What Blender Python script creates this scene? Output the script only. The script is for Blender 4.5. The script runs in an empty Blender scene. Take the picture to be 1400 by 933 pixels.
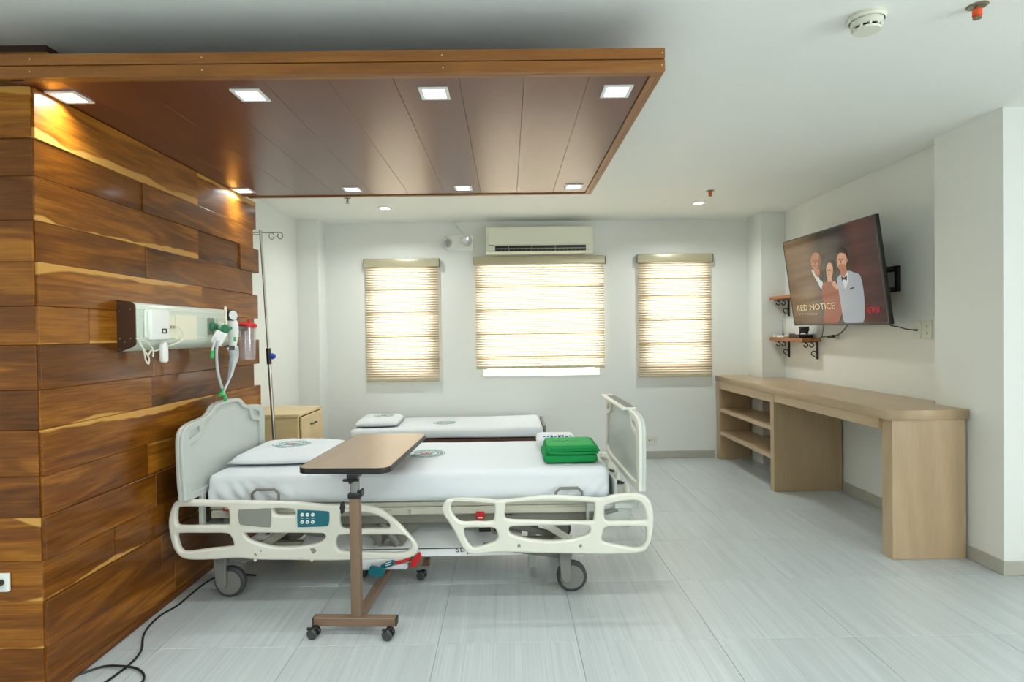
import bpy, bmesh, math, random
from mathutils import Vector, Matrix, noise
from mathutils.bvhtree import BVHTree
random.seed(7)
S = bpy.context.scene
COL = S.collection
PI = math.pi
# ---------------------------------------------------------------- camera
FPX, CAMH = 800.0, 1.30
ROT = (Matrix.Rotation(math.radians(-.42), 3, 'Z') @ Matrix.Rotation(PI/2 - math.radians(.76), 3, 'X')
       @ Matrix.Rotation(math.radians(-.8), 3, 'Z'))
cd = bpy.data.cameras.new('camera'); cam = bpy.data.objects.new('camera', cd); COL.objects.link(cam)
cam.matrix_world = Matrix.Translation((0, 0, CAMH)) @ ROT.to_4x4()
cd.sensor_fit = 'HORIZONTAL'; cd.sensor_width = 36.0; cd.lens = FPX*36/1400; cd.clip_start = .02
S.camera = cam
def W(u, v, ax, val):
    """measured point: where the sight line of photo pixel (u, v) meets the plane ax = val"""
    d = ROT @ Vector(((u-700)/FPX, -(v-466.5)/FPX, -1)); c = Vector((0, 0, CAMH)); i = 'xyz'.index(ax)
    return c + d*((val-c[i])/d[i])
# ---------------------------------------------------------------- world, light, exposure
wd = bpy.data.worlds.new('sky'); S.world = wd; wd.use_nodes = True
wn = wd.node_tree.nodes['Background']; wn.inputs[0].default_value = (.93, .96, 1.0, 1); wn.inputs[1].default_value = 9.3
S.view_settings.view_transform = 'Standard'; S.view_settings.look = 'None'; S.view_settings.gamma = 1
S.view_settings.exposure = 0.08; S.view_settings.use_curve_mapping = False
S.cycles.use_denoising = True; S.cycles.max_bounces = 10; S.cycles.diffuse_bounces = 6; S.cycles.caustics_reflective = False
S.cycles.sample_clamp_indirect = 8
LAMP_W = 2.9          # each canopy downlight; those in the ceiling are stronger
LAMP_C = 9.5
def portal(loc, rot, sx, sy):
    l = bpy.data.lights.new('window_portal', 'AREA'); l.shape = 'RECTANGLE'; l.size = sx; l.size_y = sy
    l.cycles.is_portal = True
    o = bpy.data.objects.new('window_portal', l); o.location = loc; o.rotation_euler = rot; COL.objects.link(o)
portal((3.92, -.3, 1.45), (0, PI/2, 0), 1.6, 2.0)      # wide window of the front bay, out of view to the right, facing -x
# ---------------------------------------------------------------- materials
def nt(name):
    m = bpy.data.materials.new(name); m.use_nodes = True
    return m, m.node_tree, m.node_tree.nodes['Principled BSDF']
def N(t, typ, **kw):
    n = t.nodes.new(typ)
    for k, v in kw.items():
        if k.startswith('i_'):
            k = k[2:]; n.inputs[int(k) if k.isdigit() else k.replace('_', ' ')].default_value = v
        else: setattr(n, k, v)
    return n
def lin(c):
    f = lambda x: (x/12.92 if x <= .04045 else ((x+.055)/1.055)**2.4)
    return tuple(f(x/255) for x in c) + (1,)
def mat(name, rgb, rough=.5, metal=0, var=.06, scale=12, bump=0, bscale=60, spec=.5, coat=0):
    """plain paint, plastic, cloth or metal: base colour with a faint cloudy variation and an optional fine relief"""
    m, t, b = nt(name); c = lin(rgb)
    tc = N(t, 'ShaderNodeTexCoord'); nz = N(t, 'ShaderNodeTexNoise', i_Scale=scale, i_Detail=3)
    t.links.new(tc.outputs['Object'], nz.inputs['Vector'])
    mx = N(t, 'ShaderNodeMix', data_type='RGBA')
    t.links.new(nz.outputs['Fac'], mx.inputs[0])
    mx.inputs[6].default_value = tuple(x*(1-var) for x in c[:3])+(1,)
    mx.inputs[7].default_value = tuple(min(1, x*(1+var)) for x in c[:3])+(1,)
    t.links.new(mx.outputs[2], b.inputs['Base Color'])
    b.inputs['Roughness'].default_value = rough; b.inputs['Metallic'].default_value = metal
    b.inputs['Specular IOR Level'].default_value = spec; b.inputs['Coat Weight'].default_value = coat
    if bump:
        n2 = N(t, 'ShaderNodeTexNoise', i_Scale=bscale, i_Detail=4); t.links.new(tc.outputs['Object'], n2.inputs['Vector'])
        bp = N(t, 'ShaderNodeBump', i_Strength=bump, i_Distance=.004)
        t.links.new(n2.outputs['Fac'], bp.inputs['Height']); t.links.new(bp.outputs['Normal'], b.inputs['Normal'])
    return m
def emit(name, rgb, strength):
    m, t, b = nt(name); b.inputs['Base Color'].default_value = (0, 0, 0, 1)
    b.inputs['Emission Color'].default_value = lin(rgb); b.inputs['Emission Strength'].default_value = strength
    return m
def ramp(t, stops):
    r = N(t, 'ShaderNodeValToRGB'); e = r.color_ramp.elements
    while len(e) < len(stops): e.new(.5)
    for k, (p, c) in enumerate(stops): e[k].position = p; e[k].color = lin(c)
    return r
def wood(name, dark, mid, light, rough=.3, sap=None, grain=1.0, vary=.28, bump=.12, coat=0, fig=1.0, axis='x', amp=1.0, spec=.5):
    """planks: grain runs along the local length axis; each object gets its own shift and tone"""
    m, t, b = nt(name)
    tc = N(t, 'ShaderNodeTexCoord'); oi = N(t, 'ShaderNodeObjectInfo')
    off = N(t, 'ShaderNodeCombineXYZ')
    mu = N(t, 'ShaderNodeMath', operation='MULTIPLY', i_1=37.0); t.links.new(oi.outputs['Random'], mu.inputs[0])
    for k in range(3): t.links.new(mu.outputs[0], off.inputs[k])
    ad = N(t, 'ShaderNodeVectorMath', operation='ADD')
    t.links.new(tc.outputs['Object'], ad.inputs[0]); t.links.new(off.outputs[0], ad.inputs[1])
    sc = {'x': (1, 7, 7), 'y': (7, 1, 7), 'z': (7, 7, 1)}[axis]
    mp = N(t, 'ShaderNodeMapping'); mp.inputs['Scale'].default_value = sc
    t.links.new(ad.outputs[0], mp.inputs[0])
    n1 = N(t, 'ShaderNodeTexNoise', i_Scale=1.0*fig, i_Detail=1, i_Distortion=.8); t.links.new(mp.outputs[0], n1.inputs['Vector'])
    m2 = N(t, 'ShaderNodeMath', operation='MULTIPLY', i_1=34.0); t.links.new(n1.outputs['Fac'], m2.inputs[0])
    sn = N(t, 'ShaderNodeMath', operation='SINE'); t.links.new(m2.outputs[0], sn.inputs[0])
    mp2 = N(t, 'ShaderNodeMapping'); mp2.inputs['Scale'].default_value = tuple(2*q*q/ (7 if q > 1 else 1) if q > 1 else .7 for q in sc)
    t.links.new(ad.outputs[0], mp2.inputs[0])
    n2 = N(t, 'ShaderNodeTexNoise', i_Scale=9*grain, i_Detail=6, i_Roughness=.65); t.links.new(mp2.outputs[0], n2.inputs['Vector'])
    a1 = N(t, 'ShaderNodeMath', operation='MULTIPLY_ADD', i_1=.06, i_2=0.0); t.links.new(sn.outputs[0], a1.inputs[0])
    a2 = N(t, 'ShaderNodeMath', operation='MULTIPLY_ADD', i_1=.55); t.links.new(n2.outputs['Fac'], a2.inputs[0]); t.links.new(a1.outputs[0], a2.inputs[2])
    a3 = N(t, 'ShaderNodeMath', operation='MULTIPLY_ADD', i_1=.55); t.links.new(n1.outputs['Fac'], a3.inputs[0]); t.links.new(a2.outputs[0], a3.inputs[2])
    rv = N(t, 'ShaderNodeMath', operation='MULTIPLY_ADD', i_1=vary, i_2=-vary/2-.05); t.links.new(oi.outputs['Random'], rv.inputs[0])
    a4 = N(t, 'ShaderNodeMath', operation='ADD'); t.links.new(a3.outputs[0], a4.inputs[0]); t.links.new(rv.outputs[0], a4.inputs[1])
    a5 = N(t, 'ShaderNodeMath', operation='MULTIPLY_ADD', i_1=amp, i_2=.5-.5*amp); t.links.new(a4.outputs[0], a5.inputs[0])
    r = ramp(t, [(.18, dark), (.5, mid), (.85, light)]); t.links.new(a5.outputs[0], r.inputs[0])
    out = r.outputs[0]
    if sap:
        sp = N(t, 'ShaderNodeSeparateXYZ'); t.links.new(tc.outputs['Object'], sp.inputs[0])
        mp3 = N(t, 'ShaderNodeMapping'); mp3.inputs['Scale'].default_value = (2.2, .01, .01); t.links.new(ad.outputs[0], mp3.inputs[0])
        n3 = N(t, 'ShaderNodeTexNoise', i_Scale=1.3, i_Detail=2); t.links.new(mp3.outputs[0], n3.inputs['Vector'])
        # distance above the lower edge (plank half height is about .075)
        e1 = N(t, 'ShaderNodeMath', operation='MULTIPLY_ADD', i_1=-.14, i_2=.02); t.links.new(n3.outputs['Fac'], e1.inputs[0])
        e2 = N(t, 'ShaderNodeMath', operation='ADD'); t.links.new(sp.outputs[2], e2.inputs[0]); t.links.new(e1.outputs[0], e2.inputs[1])
        mr = N(t, 'ShaderNodeMapRange', i_1=-.119, i_2=-.112, i_3=1.0, i_4=0.0); t.links.new(e2.outputs[0], mr.inputs[0])
        mx = N(t, 'ShaderNodeMix', data_type='RGBA'); mx.inputs[7].default_value = lin(sap)
        gt = N(t, 'ShaderNodeMath', operation='GREATER_THAN', i_1=.6); t.links.new(oi.outputs['Random'], gt.inputs[0])
        mk = N(t, 'ShaderNodeMath', operation='MULTIPLY'); t.links.new(gt.outputs[0], mk.inputs[0]); t.links.new(mr.outputs[0], mk.inputs[1])
        t.links.new(mk.outputs[0], mx.inputs[0]); t.links.new(out, mx.inputs[6]); out = mx.outputs[2]
    t.links.new(out, b.inputs['Base Color'])
    b.inputs['Specular IOR Level'].default_value = spec; b.inputs['Roughness'].default_value = rough; b.inputs['Coat Weight'].default_value = coat; b.inputs['Coat Roughness'].default_value = .13
    bp = N(t, 'ShaderNodeBump', i_Strength=bump, i_Distance=.002); t.links.new(a2.outputs[0], bp.inputs['Height'])
    t.links.new(bp.outputs['Normal'], b.inputs['Normal'])
    return m
def floor_tile_mat():
    m, t, b = nt('ribbed_porcelain')
    tc = N(t, 'ShaderNodeTexCoord'); oi = N(t, 'ShaderNodeObjectInfo')
    mu = N(t, 'ShaderNodeMath', operation='MULTIPLY', i_1=23.0); t.links.new(oi.outputs['Random'], mu.inputs[0])
    off = N(t, 'ShaderNodeCombineXYZ'); t.links.new(mu.outputs[0], off.inputs[0]); t.links.new(mu.outputs[0], off.inputs[1])
    ad = N(t, 'ShaderNodeVectorMath', operation='ADD'); t.links.new(tc.outputs['Object'], ad.inputs[0]); t.links.new(off.outputs[0], ad.inputs[1])
    mp = N(t, 'ShaderNodeMapping'); mp.inputs['Scale'].default_value = (120, 1.6, 1); t.links.new(ad.outputs[0], mp.inputs[0])
    n1 = N(t, 'ShaderNodeTexNoise', i_Scale=1.0, i_Detail=4, i_Roughness=.6); t.links.new(mp.outputs[0], n1.inputs['Vector'])
    mp2 = N(t, 'ShaderNodeMapping'); mp2.inputs['Scale'].default_value = (22, .35, 1); t.links.new(ad.outputs[0], mp2.inputs[0])
    n2 = N(t, 'ShaderNodeTexNoise', i_Scale=1.0, i_Detail=2); t.links.new(mp2.outputs[0], n2.inputs['Vector'])
    # printed strip joints about 12 cm apart
    sp = N(t, 'ShaderNodeSeparateXYZ'); t.links.new(tc.outputs['Object'], sp.inputs[0])
    pp = N(t, 'ShaderNodeMath', operation='PINGPONG', i_1=.0585); 
    sh = N(t, 'ShaderNodeMath', operation='ADD', i_1=.2925); t.links.new(sp.outputs[0], sh.inputs[0]); t.links.new(sh.outputs[0], pp.inputs[0])
    ln = N(t, 'ShaderNodeMapRange', i_1=.0004, i_2=.0022, i_3=1.0, i_4=0.0); t.links.new(pp.outputs[0], ln.inputs[0])
    a = N(t, 'ShaderNodeMath', operation='MULTIPLY_ADD', i_1=.6); t.links.new(n1.outputs['Fac'], a.inputs[0])
    a2 = N(t, 'ShaderNodeMath', operation='MULTIPLY', i_1=.4); t.links.new(n2.outputs['Fac'], a2.inputs[0]); t.links.new(a2.outputs[0], a.inputs[2])
    r = ramp(t, [(.3, (168, 175, 176)), (.7, (194, 201, 202))]); t.links.new(a.outputs[0], r.inputs[0])
    mx = N(t, 'ShaderNodeMix', data_type='RGBA'); mx.inputs[7].default_value = lin((152, 157, 154))
    lf = N(t, 'ShaderNodeMath', operation='MULTIPLY', i_1=.55); t.links.new(ln.outputs[0], lf.inputs[0])
    t.links.new(lf.outputs[0], mx.inputs[0]); t.links.new(r.outputs[0], mx.inputs[6])
    hs = N(t, 'ShaderNodeHueSaturation'); vv = N(t, 'ShaderNodeMath', operation='MULTIPLY_ADD', i_1=.07, i_2=.965)
    t.links.new(oi.outputs['Random'], vv.inputs[0]); t.links.new(vv.outputs[0], hs.inputs['Value']); t.links.new(mx.outputs[2], hs.inputs['Color'])
    t.links.new(hs.outputs[0], b.inputs['Base Color']); b.inputs['Roughness'].default_value = .33
    bp = N(t, 'ShaderNodeBump', i_Strength=.25, i_Distance=.002); t.links.new(a.outputs[0], bp.inputs['Height']); t.links.new(bp.outputs['Normal'], b.inputs['Normal'])
    return m
def fabric_blind():
    """sheer woven shade: fine cross stripes, lets daylight through"""
    m, t, b = nt('sheer_shade')
    tc = N(t, 'ShaderNodeTexCoord'); sp = N(t, 'ShaderNodeSeparateXYZ'); t.links.new(tc.outputs['Object'], sp.inputs[0])
    pp = N(t, 'ShaderNodeMath', operation='PINGPONG', i_1=.0125); t.links.new(sp.outputs[2], pp.inputs[0])
    mr = N(t, 'ShaderNodeMapRange', i_1=.0, i_2=.0125); t.links.new(pp.outputs[0], mr.inputs[0])
    r = ramp(t, [(.1, (200, 178, 142)), (.72, (251, 245, 235))]); t.links.new(mr.outputs[0], r.inputs[0])
    nz = N(t, 'ShaderNodeTexNoise', i_Scale=7); t.links.new(tc.outputs['Object'], nz.inputs['Vector'])
    tl = N(t, 'ShaderNodeBsdfTranslucent'); df = N(t, 'ShaderNodeBsdfDiffuse'); tr = N(t, 'ShaderNodeBsdfTransparent')
    t.links.new(r.outputs[0], tl.inputs[0]); t.links.new(r.outputs[0], df.inputs[0]); t.links.new(r.outputs[0], tr.inputs[0])
    m1 = N(t, 'ShaderNodeMixShader', i_0=.36); t.links.new(tl.outputs[0], m1.inputs[1]); t.links.new(df.outputs[0], m1.inputs[2])
    m2 = N(t, 'ShaderNodeMixShader'); t.links.new(m1.outputs[0], m2.inputs[1]); t.links.new(tr.outputs[0], m2.inputs[2])
    k = N(t, 'ShaderNodeMapRange', i_3=.05, i_4=.24); t.links.new(mr.outputs[0], k.inputs[0]); t.links.new(k.outputs[0], m2.inputs[0])
    t.links.new(m2.outputs[0], t.nodes['Material Output'].inputs[0])
    return m
def glassy(name, tint=(1, 1, 1), mixf=.1, rough=.03, body=None):
    m, t, b = nt(name)
    tr = N(t, 'ShaderNodeBsdfTransparent'); tr.inputs[0].default_value = tint+(1,)
    gl = N(t, 'ShaderNodeBsdfGlossy'); gl.inputs['Roughness'].default_value = rough
    m1 = N(t, 'ShaderNodeMixShader', i_0=mixf); t.links.new(tr.outputs[0], m1.inputs[1]); t.links.new(gl.outputs[0], m1.inputs[2])
    out = m1
    if body:
        df = N(t, 'ShaderNodeBsdfDiffuse'); df.inputs[0].default_value = lin(body)
        m2 = N(t, 'ShaderNodeMixShader', i_0=.13); t.links.new(m1.outputs[0], m2.inputs[1]); t.links.new(df.outputs[0], m2.inputs[2]); out = m2
    t.links.new(out.outputs[0], t.nodes['Material Output'].inputs[0])
    return m
M = dict(
    wall=mat('wall_paint', (228, 230, 225), .42, var=.015, scale=2, bump=.03, bscale=90),
    ceil=mat('ceiling_paint', (236, 238, 233), .6, var=.012, scale=2, bump=.03, bscale=90),
    base=mat('grey_skirting', (174, 172, 160), .4, var=.03),
    grout=mat('grout', (168, 170, 163), .8), tile=floor_tile_mat(),
    teak=wood('varnished_teak', (50, 23, 3), (116, 66, 11), (184, 120, 32), .45, sap=(196, 146, 72), bump=.07, coat=.4, spec=.12, amp=.9),
    teak_core=mat('dark_teak_core', (60, 36, 18), .6),
    fascia=wood('golden_oak_fascia', (110, 64, 20), (140, 88, 32), (162, 110, 50), .38, grain=1.6, vary=.1, bump=.08),
    lamin=wood('red_brown_laminate', (78, 32, 10), (98, 44, 16), (124, 62, 28), .31, grain=.35, vary=.05, bump=.0, axis='y', fig=.5, amp=.3, coat=.25, spec=.5),
    oak=wood('light_oak_laminate', (150, 124, 94), (176, 152, 120), (196, 174, 142), .38, grain=1.3, vary=.02, bump=.04, fig=.3, axis='z', amp=.6),
    oakx=wood('light_oak_laminate_top', (150, 124, 94), (176, 152, 120), (196, 174, 142), .34, grain=1.3, vary=.02, bump=.04, fig=.3, axis='y', amp=.6),
    maple=wood('pale_maple_laminate', (206, 178, 128), (220, 194, 146), (232, 208, 164), .4, grain=.8, vary=.02, bump=.02, fig=.4),
    shelfw=wood('brown_shelf_wood', (120, 70, 34), (164, 104, 58), (190, 134, 84), .5, grain=1.2, vary=.1),
    walnut=wood('walnut_laminate', (122, 98, 74), (148, 122, 96), (168, 142, 114), .3, grain=.9, vary=0, bump=.02, fig=.5, axis='y', amp=.5),
    sheet=mat('white_sheet', (212, 217, 220), .85, var=.01, bump=.08, bscale=300),
    bedp=mat('cream_bed_plastic', (218, 217, 204), .35, var=.02), bedpan=mat('pale_bed_panel', (188, 194, 188), .3, var=.02),
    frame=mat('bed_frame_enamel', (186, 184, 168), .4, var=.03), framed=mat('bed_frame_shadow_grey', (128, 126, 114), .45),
    hood=mat('white_base_hood', (244, 246, 246), .4, var=.015),
    grey=mat('grey_plastic', (118, 118, 112), .45), dgrey=mat('dark_grey_rubber', (58, 60, 60), .6), recess=mat('grey_inset', (136, 138, 130), .5),
    teal=mat('teal_plastic', (14, 104, 118), .35), red=mat('red_plastic', (200, 26, 26), .4), white=mat('white_plastic', (236, 238, 234), .35, var=.01),
    offw=mat('ivory_plastic', (222, 222, 206), .4, var=.015), black=mat('black_plastic', (22, 22, 23), .4), blackm=mat('black_metal', (24, 23, 22), .5),
    tube=mat('brown_enamel_tube', (122, 98, 78), .4, var=.03), chrome=mat('chrome', (150, 150, 146), .22, 1.0, var=.02), silver=mat('silvered_reflector', (214, 216, 214), .5, .4), steel=mat('brushed_steel', (176, 172, 160), .3, 1.0),
    unit=mat('mint_white_panel', (214, 224, 210), .3, var=.01), brown=mat('dark_brown_cap', (66, 44, 32), .4),
    green=mat('green_towel', (8, 134, 66), .95, var=.08, bump=.4, bscale=500), lgreen=mat('light_green_print', (60, 160, 84), .95, var=.06),
    gport=mat('green_port', (46, 124, 84), .4), gtube=mat('bright_green_hose', (40, 176, 92), .4), hose=mat('clear_grey_hose', (196, 202, 204), .3),
    blue=mat('blue_knob', (36, 72, 166), .35), ink=mat('blue_ink', (44, 92, 150), .8), seal=mat('seal_green', (112, 156, 148), .8), sealr=mat('seal_red', (196, 128, 122), .8),
    glass=glassy('window_glass', (.97, 1, .99), .08), jar=glassy('clear_jar', (.98, .98, .98), .10, .08, (226, 224, 232)), lens=glassy('lamp_lens', (1, 1, 1), .3, .1, (236, 238, 238)),
    shade=fabric_blind(), rail=mat('champagne_headrail', (188, 180, 150), .32, .2, var=.02), alu=mat('white_window_frame', (232, 234, 232), .4),
    ac=mat('ac_shell', (226, 226, 206), .4, var=.01), orange=mat('orange_cap', (226, 84, 30), .5), brass=mat('sprinkler_metal', (150, 140, 120), .35, .8),
    led=emit('led_panel', (246, 252, 255), 14.0), screen=None, tvb=mat('tv_bezel', (70, 70, 68), .35, .4), dbrown=mat('dark_brown_base', (84, 52, 40), .5),
    screw=mat('screw_plug', (206, 186, 150), .5), cream=mat('cream_insert', (232, 230, 206), .35, var=.01), mark=mat('grey_print', (120, 118, 132), .6),
)
# ---------------------------------------------------------------- object helpers
WL = {}
def props(o, label=None, cat=None, group=None, kind=None):
    if label: o['label'] = label
    if cat: o['category'] = cat
    if group: o['group'] = group
    if kind: o['kind'] = kind
    return o
def thing(name, loc, label, cat, group=None, kind=None):
    o = bpy.data.objects.new(name, None); o.empty_display_size = .05; COL.objects.link(o)
    o.location = loc; WL[o] = Vector(loc)
    return props(o, label, cat, group, kind)
class MB:
    def __init__(s): s.b = bmesh.new(); s.mi = 0
    def _mark(s, n0):
        s.b.faces.ensure_lookup_table()
        for f in s.b.faces[n0:]: f.material_index = s.mi
    def box(s, x0, x1, y0, y1, z0, z1, bev=0, mtx=None, seg=1):
        t = bmesh.new(); bmesh.ops.create_cube(t, size=1)
        bmesh.ops.scale(t, vec=(abs(x1-x0), abs(y1-y0), abs(z1-z0)), verts=t.verts)
        bmesh.ops.translate(t, vec=((x0+x1)/2, (y0+y1)/2, (z0+z1)/2), verts=t.verts)
        if bev: bmesh.ops.bevel(t, geom=t.edges[:], offset=bev, segments=seg, profile=.5, affect='EDGES')
        return s.take(t, mtx)
    def take(s, t, mtx=None):
        if mtx: bmesh.ops.transform(t, matrix=mtx, verts=t.verts)
        me = bpy.data.meshes.new('tmp'); t.to_mesh(me); t.free()
        n0 = len(s.b.faces); s.b.from_mesh(me); bpy.data.meshes.remove(me); s._mark(n0); return s
    def mesh(s, me, mtx=None):
        t = bmesh.new(); t.from_mesh(me); bpy.data.meshes.remove(me); return s.take(t, mtx)
    def cyl(s, p, q, r, r2=None, n=16, cap=True):
        p, q = Vector(p), Vector(q); d = q-p
        t = bmesh.new(); bmesh.ops.create_cone(t, cap_ends=cap, segments=n, radius1=r, radius2=r if r2 is None else r2, depth=d.length)
        return s.take(t, Matrix.Translation((p+q)/2) @ d.to_track_quat('Z', 'Y').to_matrix().to_4x4())
    def lathe(s, prof, p, axis, n=24):
        """prof: (radius, height) pairs turned about axis through p"""
        axis = Vector(axis).normalized(); t = bmesh.new(); rings = []
        for r, h in prof: rings.append([t.verts.new((r*math.cos(2*PI*k/n), r*math.sin(2*PI*k/n), h)) for k in range(n)] if r > 1e-6 else [t.verts.new((0, 0, h))])
        for a, c in zip(rings, rings[1:]):
            for k in range(n):
                k2 = (k+1) % n
                if len(a) > 1 and len(c) > 1: t.faces.new((a[k], a[k2], c[k2], c[k]))
                elif len(a) > 1: t.faces.new((a[k], a[k2], c[0]))
                elif len(c) > 1: t.faces.new((a[0], c[k2], c[k]))
        bmesh.ops.recalc_face_normals(t, faces=t.faces)
        return s.take(t, Matrix.Translation(p) @ axis.to_track_quat('Z', 'Y').to_matrix().to_4x4())
    def tube(s, pts, r, n=8, closed=False, smooth=0):
        pts = [Vector(p) for p in pts]
        if smooth: pts = crom(pts, smooth, closed)
        t = bmesh.new(); m = len(pts); rings = []; up = None
        for k in range(m):
            a = pts[(k-1) % m] if closed or k else pts[k]; c = pts[(k+1) % m] if closed or k < m-1 else pts[k]
            d = (c-a).normalized()
            if up is None: up = d.orthogonal().normalized()
            up = (up - d*up.dot(d)); up = up.normalized() if up.length > 1e-6 else d.orthogonal().normalized()
            sd = d.cross(up)
            rr = r(k/(m-1)) if callable(r) else r
            rings.append([t.verts.new(pts[k]+(up*math.cos(2*PI*j/n)+sd*math.sin(2*PI*j/n))*rr) for j in range(n)])
        for k in range(m if closed else m-1):
            a, c = rings[k], rings[(k+1) % m]
            for j in range(n): t.faces.new((a[j], a[(j+1) % n], c[(j+1) % n], c[j]))
        if not closed: t.faces.new(rings[0][::-1]); t.faces.new(rings[-1])
        bmesh.ops.recalc_face_normals(t, faces=t.faces)
        return s.take(t)
    def build(s, name, m, parent=None, smooth=35, label=None, cat=None, group=None, kind=None, origin=None):
        me = bpy.data.meshes.new(name)
        if parent is not None: org = WL[parent]
        elif origin is not None: org = Vector(origin)
        else:
            lo = [min(v.co[i] for v in s.b.verts) for i in range(3)]; hi = [max(v.co[i] for v in s.b.verts) for i in range(3)]
            org = Vector(((lo[0]+hi[0])/2, (lo[1]+hi[1])/2, lo[2]))
        bmesh.ops.translate(s.b, vec=-org, verts=s.b.verts)
        if smooth:
            for f in s.b.faces: f.smooth = True
            for e in s.b.edges:
                if len(e.link_faces) == 2 and e.calc_face_angle(0) > math.radians(smooth): e.smooth = False
        s.b.to_mesh(me); s.b.free()
        for q in (m if isinstance(m, (list, tuple)) else [m]): me.materials.append(M[q])
        o = bpy.data.objects.new(name, me); COL.objects.link(o); WL[o] = org
        if parent is not None: o.parent = parent
        else: o.location = org
        return props(o, label, cat, group, kind)
def crom(pts, k, closed):
    out = []; m = len(pts)
    for i in range(m if closed else m-1):
        p0 = pts[(i-1) % m] if closed or i else pts[i]; p1 = pts[i]; p2 = pts[(i+1) % m]
        p3 = pts[(i+2) % m] if closed or i < m-2 else p2
        for j in range(k):
            u = j/k
            out.append(.5*((2*p1)+(p2-p0)*u+(2*p0-5*p1+4*p2-p3)*u*u+(3*p1-p0-3*p2+p3)*u**3))
    if not closed: out.append(pts[-1])
    return out
def plate(loops, half, bev, smooth=0, frame=None, bres=2):
    """2-D outline with holes -> rounded solid plate; frame maps (a, b, depth) to the world"""
    cu = bpy.data.curves.new('tmp', 'CURVE'); cu.dimensions = '2D'; cu.fill_mode = 'BOTH'
    cu.extrude = max(half-bev, 0.0001); cu.bevel_depth = bev; cu.bevel_resolution = bres
    for i, lp in enumerate(loops):
        v = [Vector((a, c, 0)) for a, c in lp]
        if smooth: v = crom(v, smooth, True)
        ar = sum(v[k].x*v[(k+1) % len(v)].y-v[(k+1) % len(v)].x*v[k].y for k in range(len(v)))
        if (ar > 0) != (i == 0): v.reverse()
        sp = cu.splines.new('POLY'); sp.points.add(len(v)-1); sp.use_cyclic_u = True
        for k, p in enumerate(v): sp.points[k].co = (p.x, p.y, 0, 1)
    cu.offset = -bev
    ob = bpy.data.objects.new('tmp', cu); me = bpy.data.meshes.new_from_object(ob)
    bpy.data.objects.remove(ob); bpy.data.curves.remove(cu)
    if frame: me.transform(frame)
    if frame and frame.determinant() < 0: me.flip_normals()
    return me
def text(body, size, ext=.0004, align='LEFT'):
    cu = bpy.data.curves.new('tmp', 'FONT'); cu.body = body; cu.size = size; cu.extrude = ext; cu.align_x = align; cu.resolution_u = 3
    ob = bpy.data.objects.new('tmp', cu); me = bpy.data.meshes.new_from_object(ob)
    bpy.data.objects.remove(ob); bpy.data.curves.remove(cu); return me
def axes(o, x, y, z):
    m = Matrix((x, y, z)).transposed().to_4x4(); m.translation = o; return m
FX = lambda x: axes((x, 0, 0), (0, 1, 0), (0, 0, 1), (1, 0, 0))       # (a, b) = (y, z)
FY = lambda y: axes((0, y, 0), (1, 0, 0), (0, 0, 1), (0, -1, 0))      # (a, b) = (x, z), face towards -y
FZ = lambda z: axes((0, 0, z), (1, 0, 0), (0, 1, 0), (0, 0, 1))       # (a, b) = (x, y)
def rrect(a0, a1, b0, b1, r, n=4):
    out = []
    for ca, cb, s in ((a1-r, b1-r, 0), (a0+r, b1-r, 1), (a0+r, b0+r, 2), (a1-r, b0+r, 3)):
        for k in range(n+1):
            t = (s+k/n)*PI/2; out.append((ca+r*math.cos(t), cb+r*math.sin(t)))
    return out
def soft(x0, x1, y0, y1, z0, z1, r, nx, ny, nz, fn=None):
    """rounded cushion block; fn(p) returns a displacement"""
    t = bmesh.new(); c = Vector(((x0+x1)/2, (y0+y1)/2, (z0+z1)/2)); h = Vector(((x1-x0)/2, (y1-y0)/2, (z1-z0)/2))
    vs = {}
    def V(i, j, k):
        key = (i, j, k)
        if key not in vs:
            p = Vector((-1+2*i/nx, -1+2*j/ny, -1+2*k/nz)); p = Vector((p.x*h.x, p.y*h.y, p.z*h.z))
            q = Vector([max(-h[a]+r, min(h[a]-r, p[a])) for a in range(3)]); d = p-q
            if d.length > 1e-9: p = q+d.normalized()*r
            p = p+c
            if fn: p = p+fn(p)
            vs[key] = t.verts.new(p)
        return vs[key]
    for i in range(nx):
        for j in range(ny):
            for k, f in ((0, 1), (nz, 0)):
                q = [V(i, j, k), V(i+1, j, k), V(i+1, j+1, k), V(i, j+1, k)]; t.faces.new(q[::-1] if f else q)
    for i in range(nx):
        for k in range(nz):
            for j, f in ((0, 0), (ny, 1)):
                q = [V(i, j, k), V(i+1, j, k), V(i+1, j, k+1), V(i, j, k+1)]; t.faces.new(q[::-1] if f else q)
    for j in range(ny):
        for k in range(nz):
            for i, f in ((0, 1), (nx, 0)):
                q = [V(i, j, k), V(i, j+1, k), V(i, j+1, k+1), V(i, j, k+1)]; t.faces.new(q[::-1] if f else q)
    return t
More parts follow.
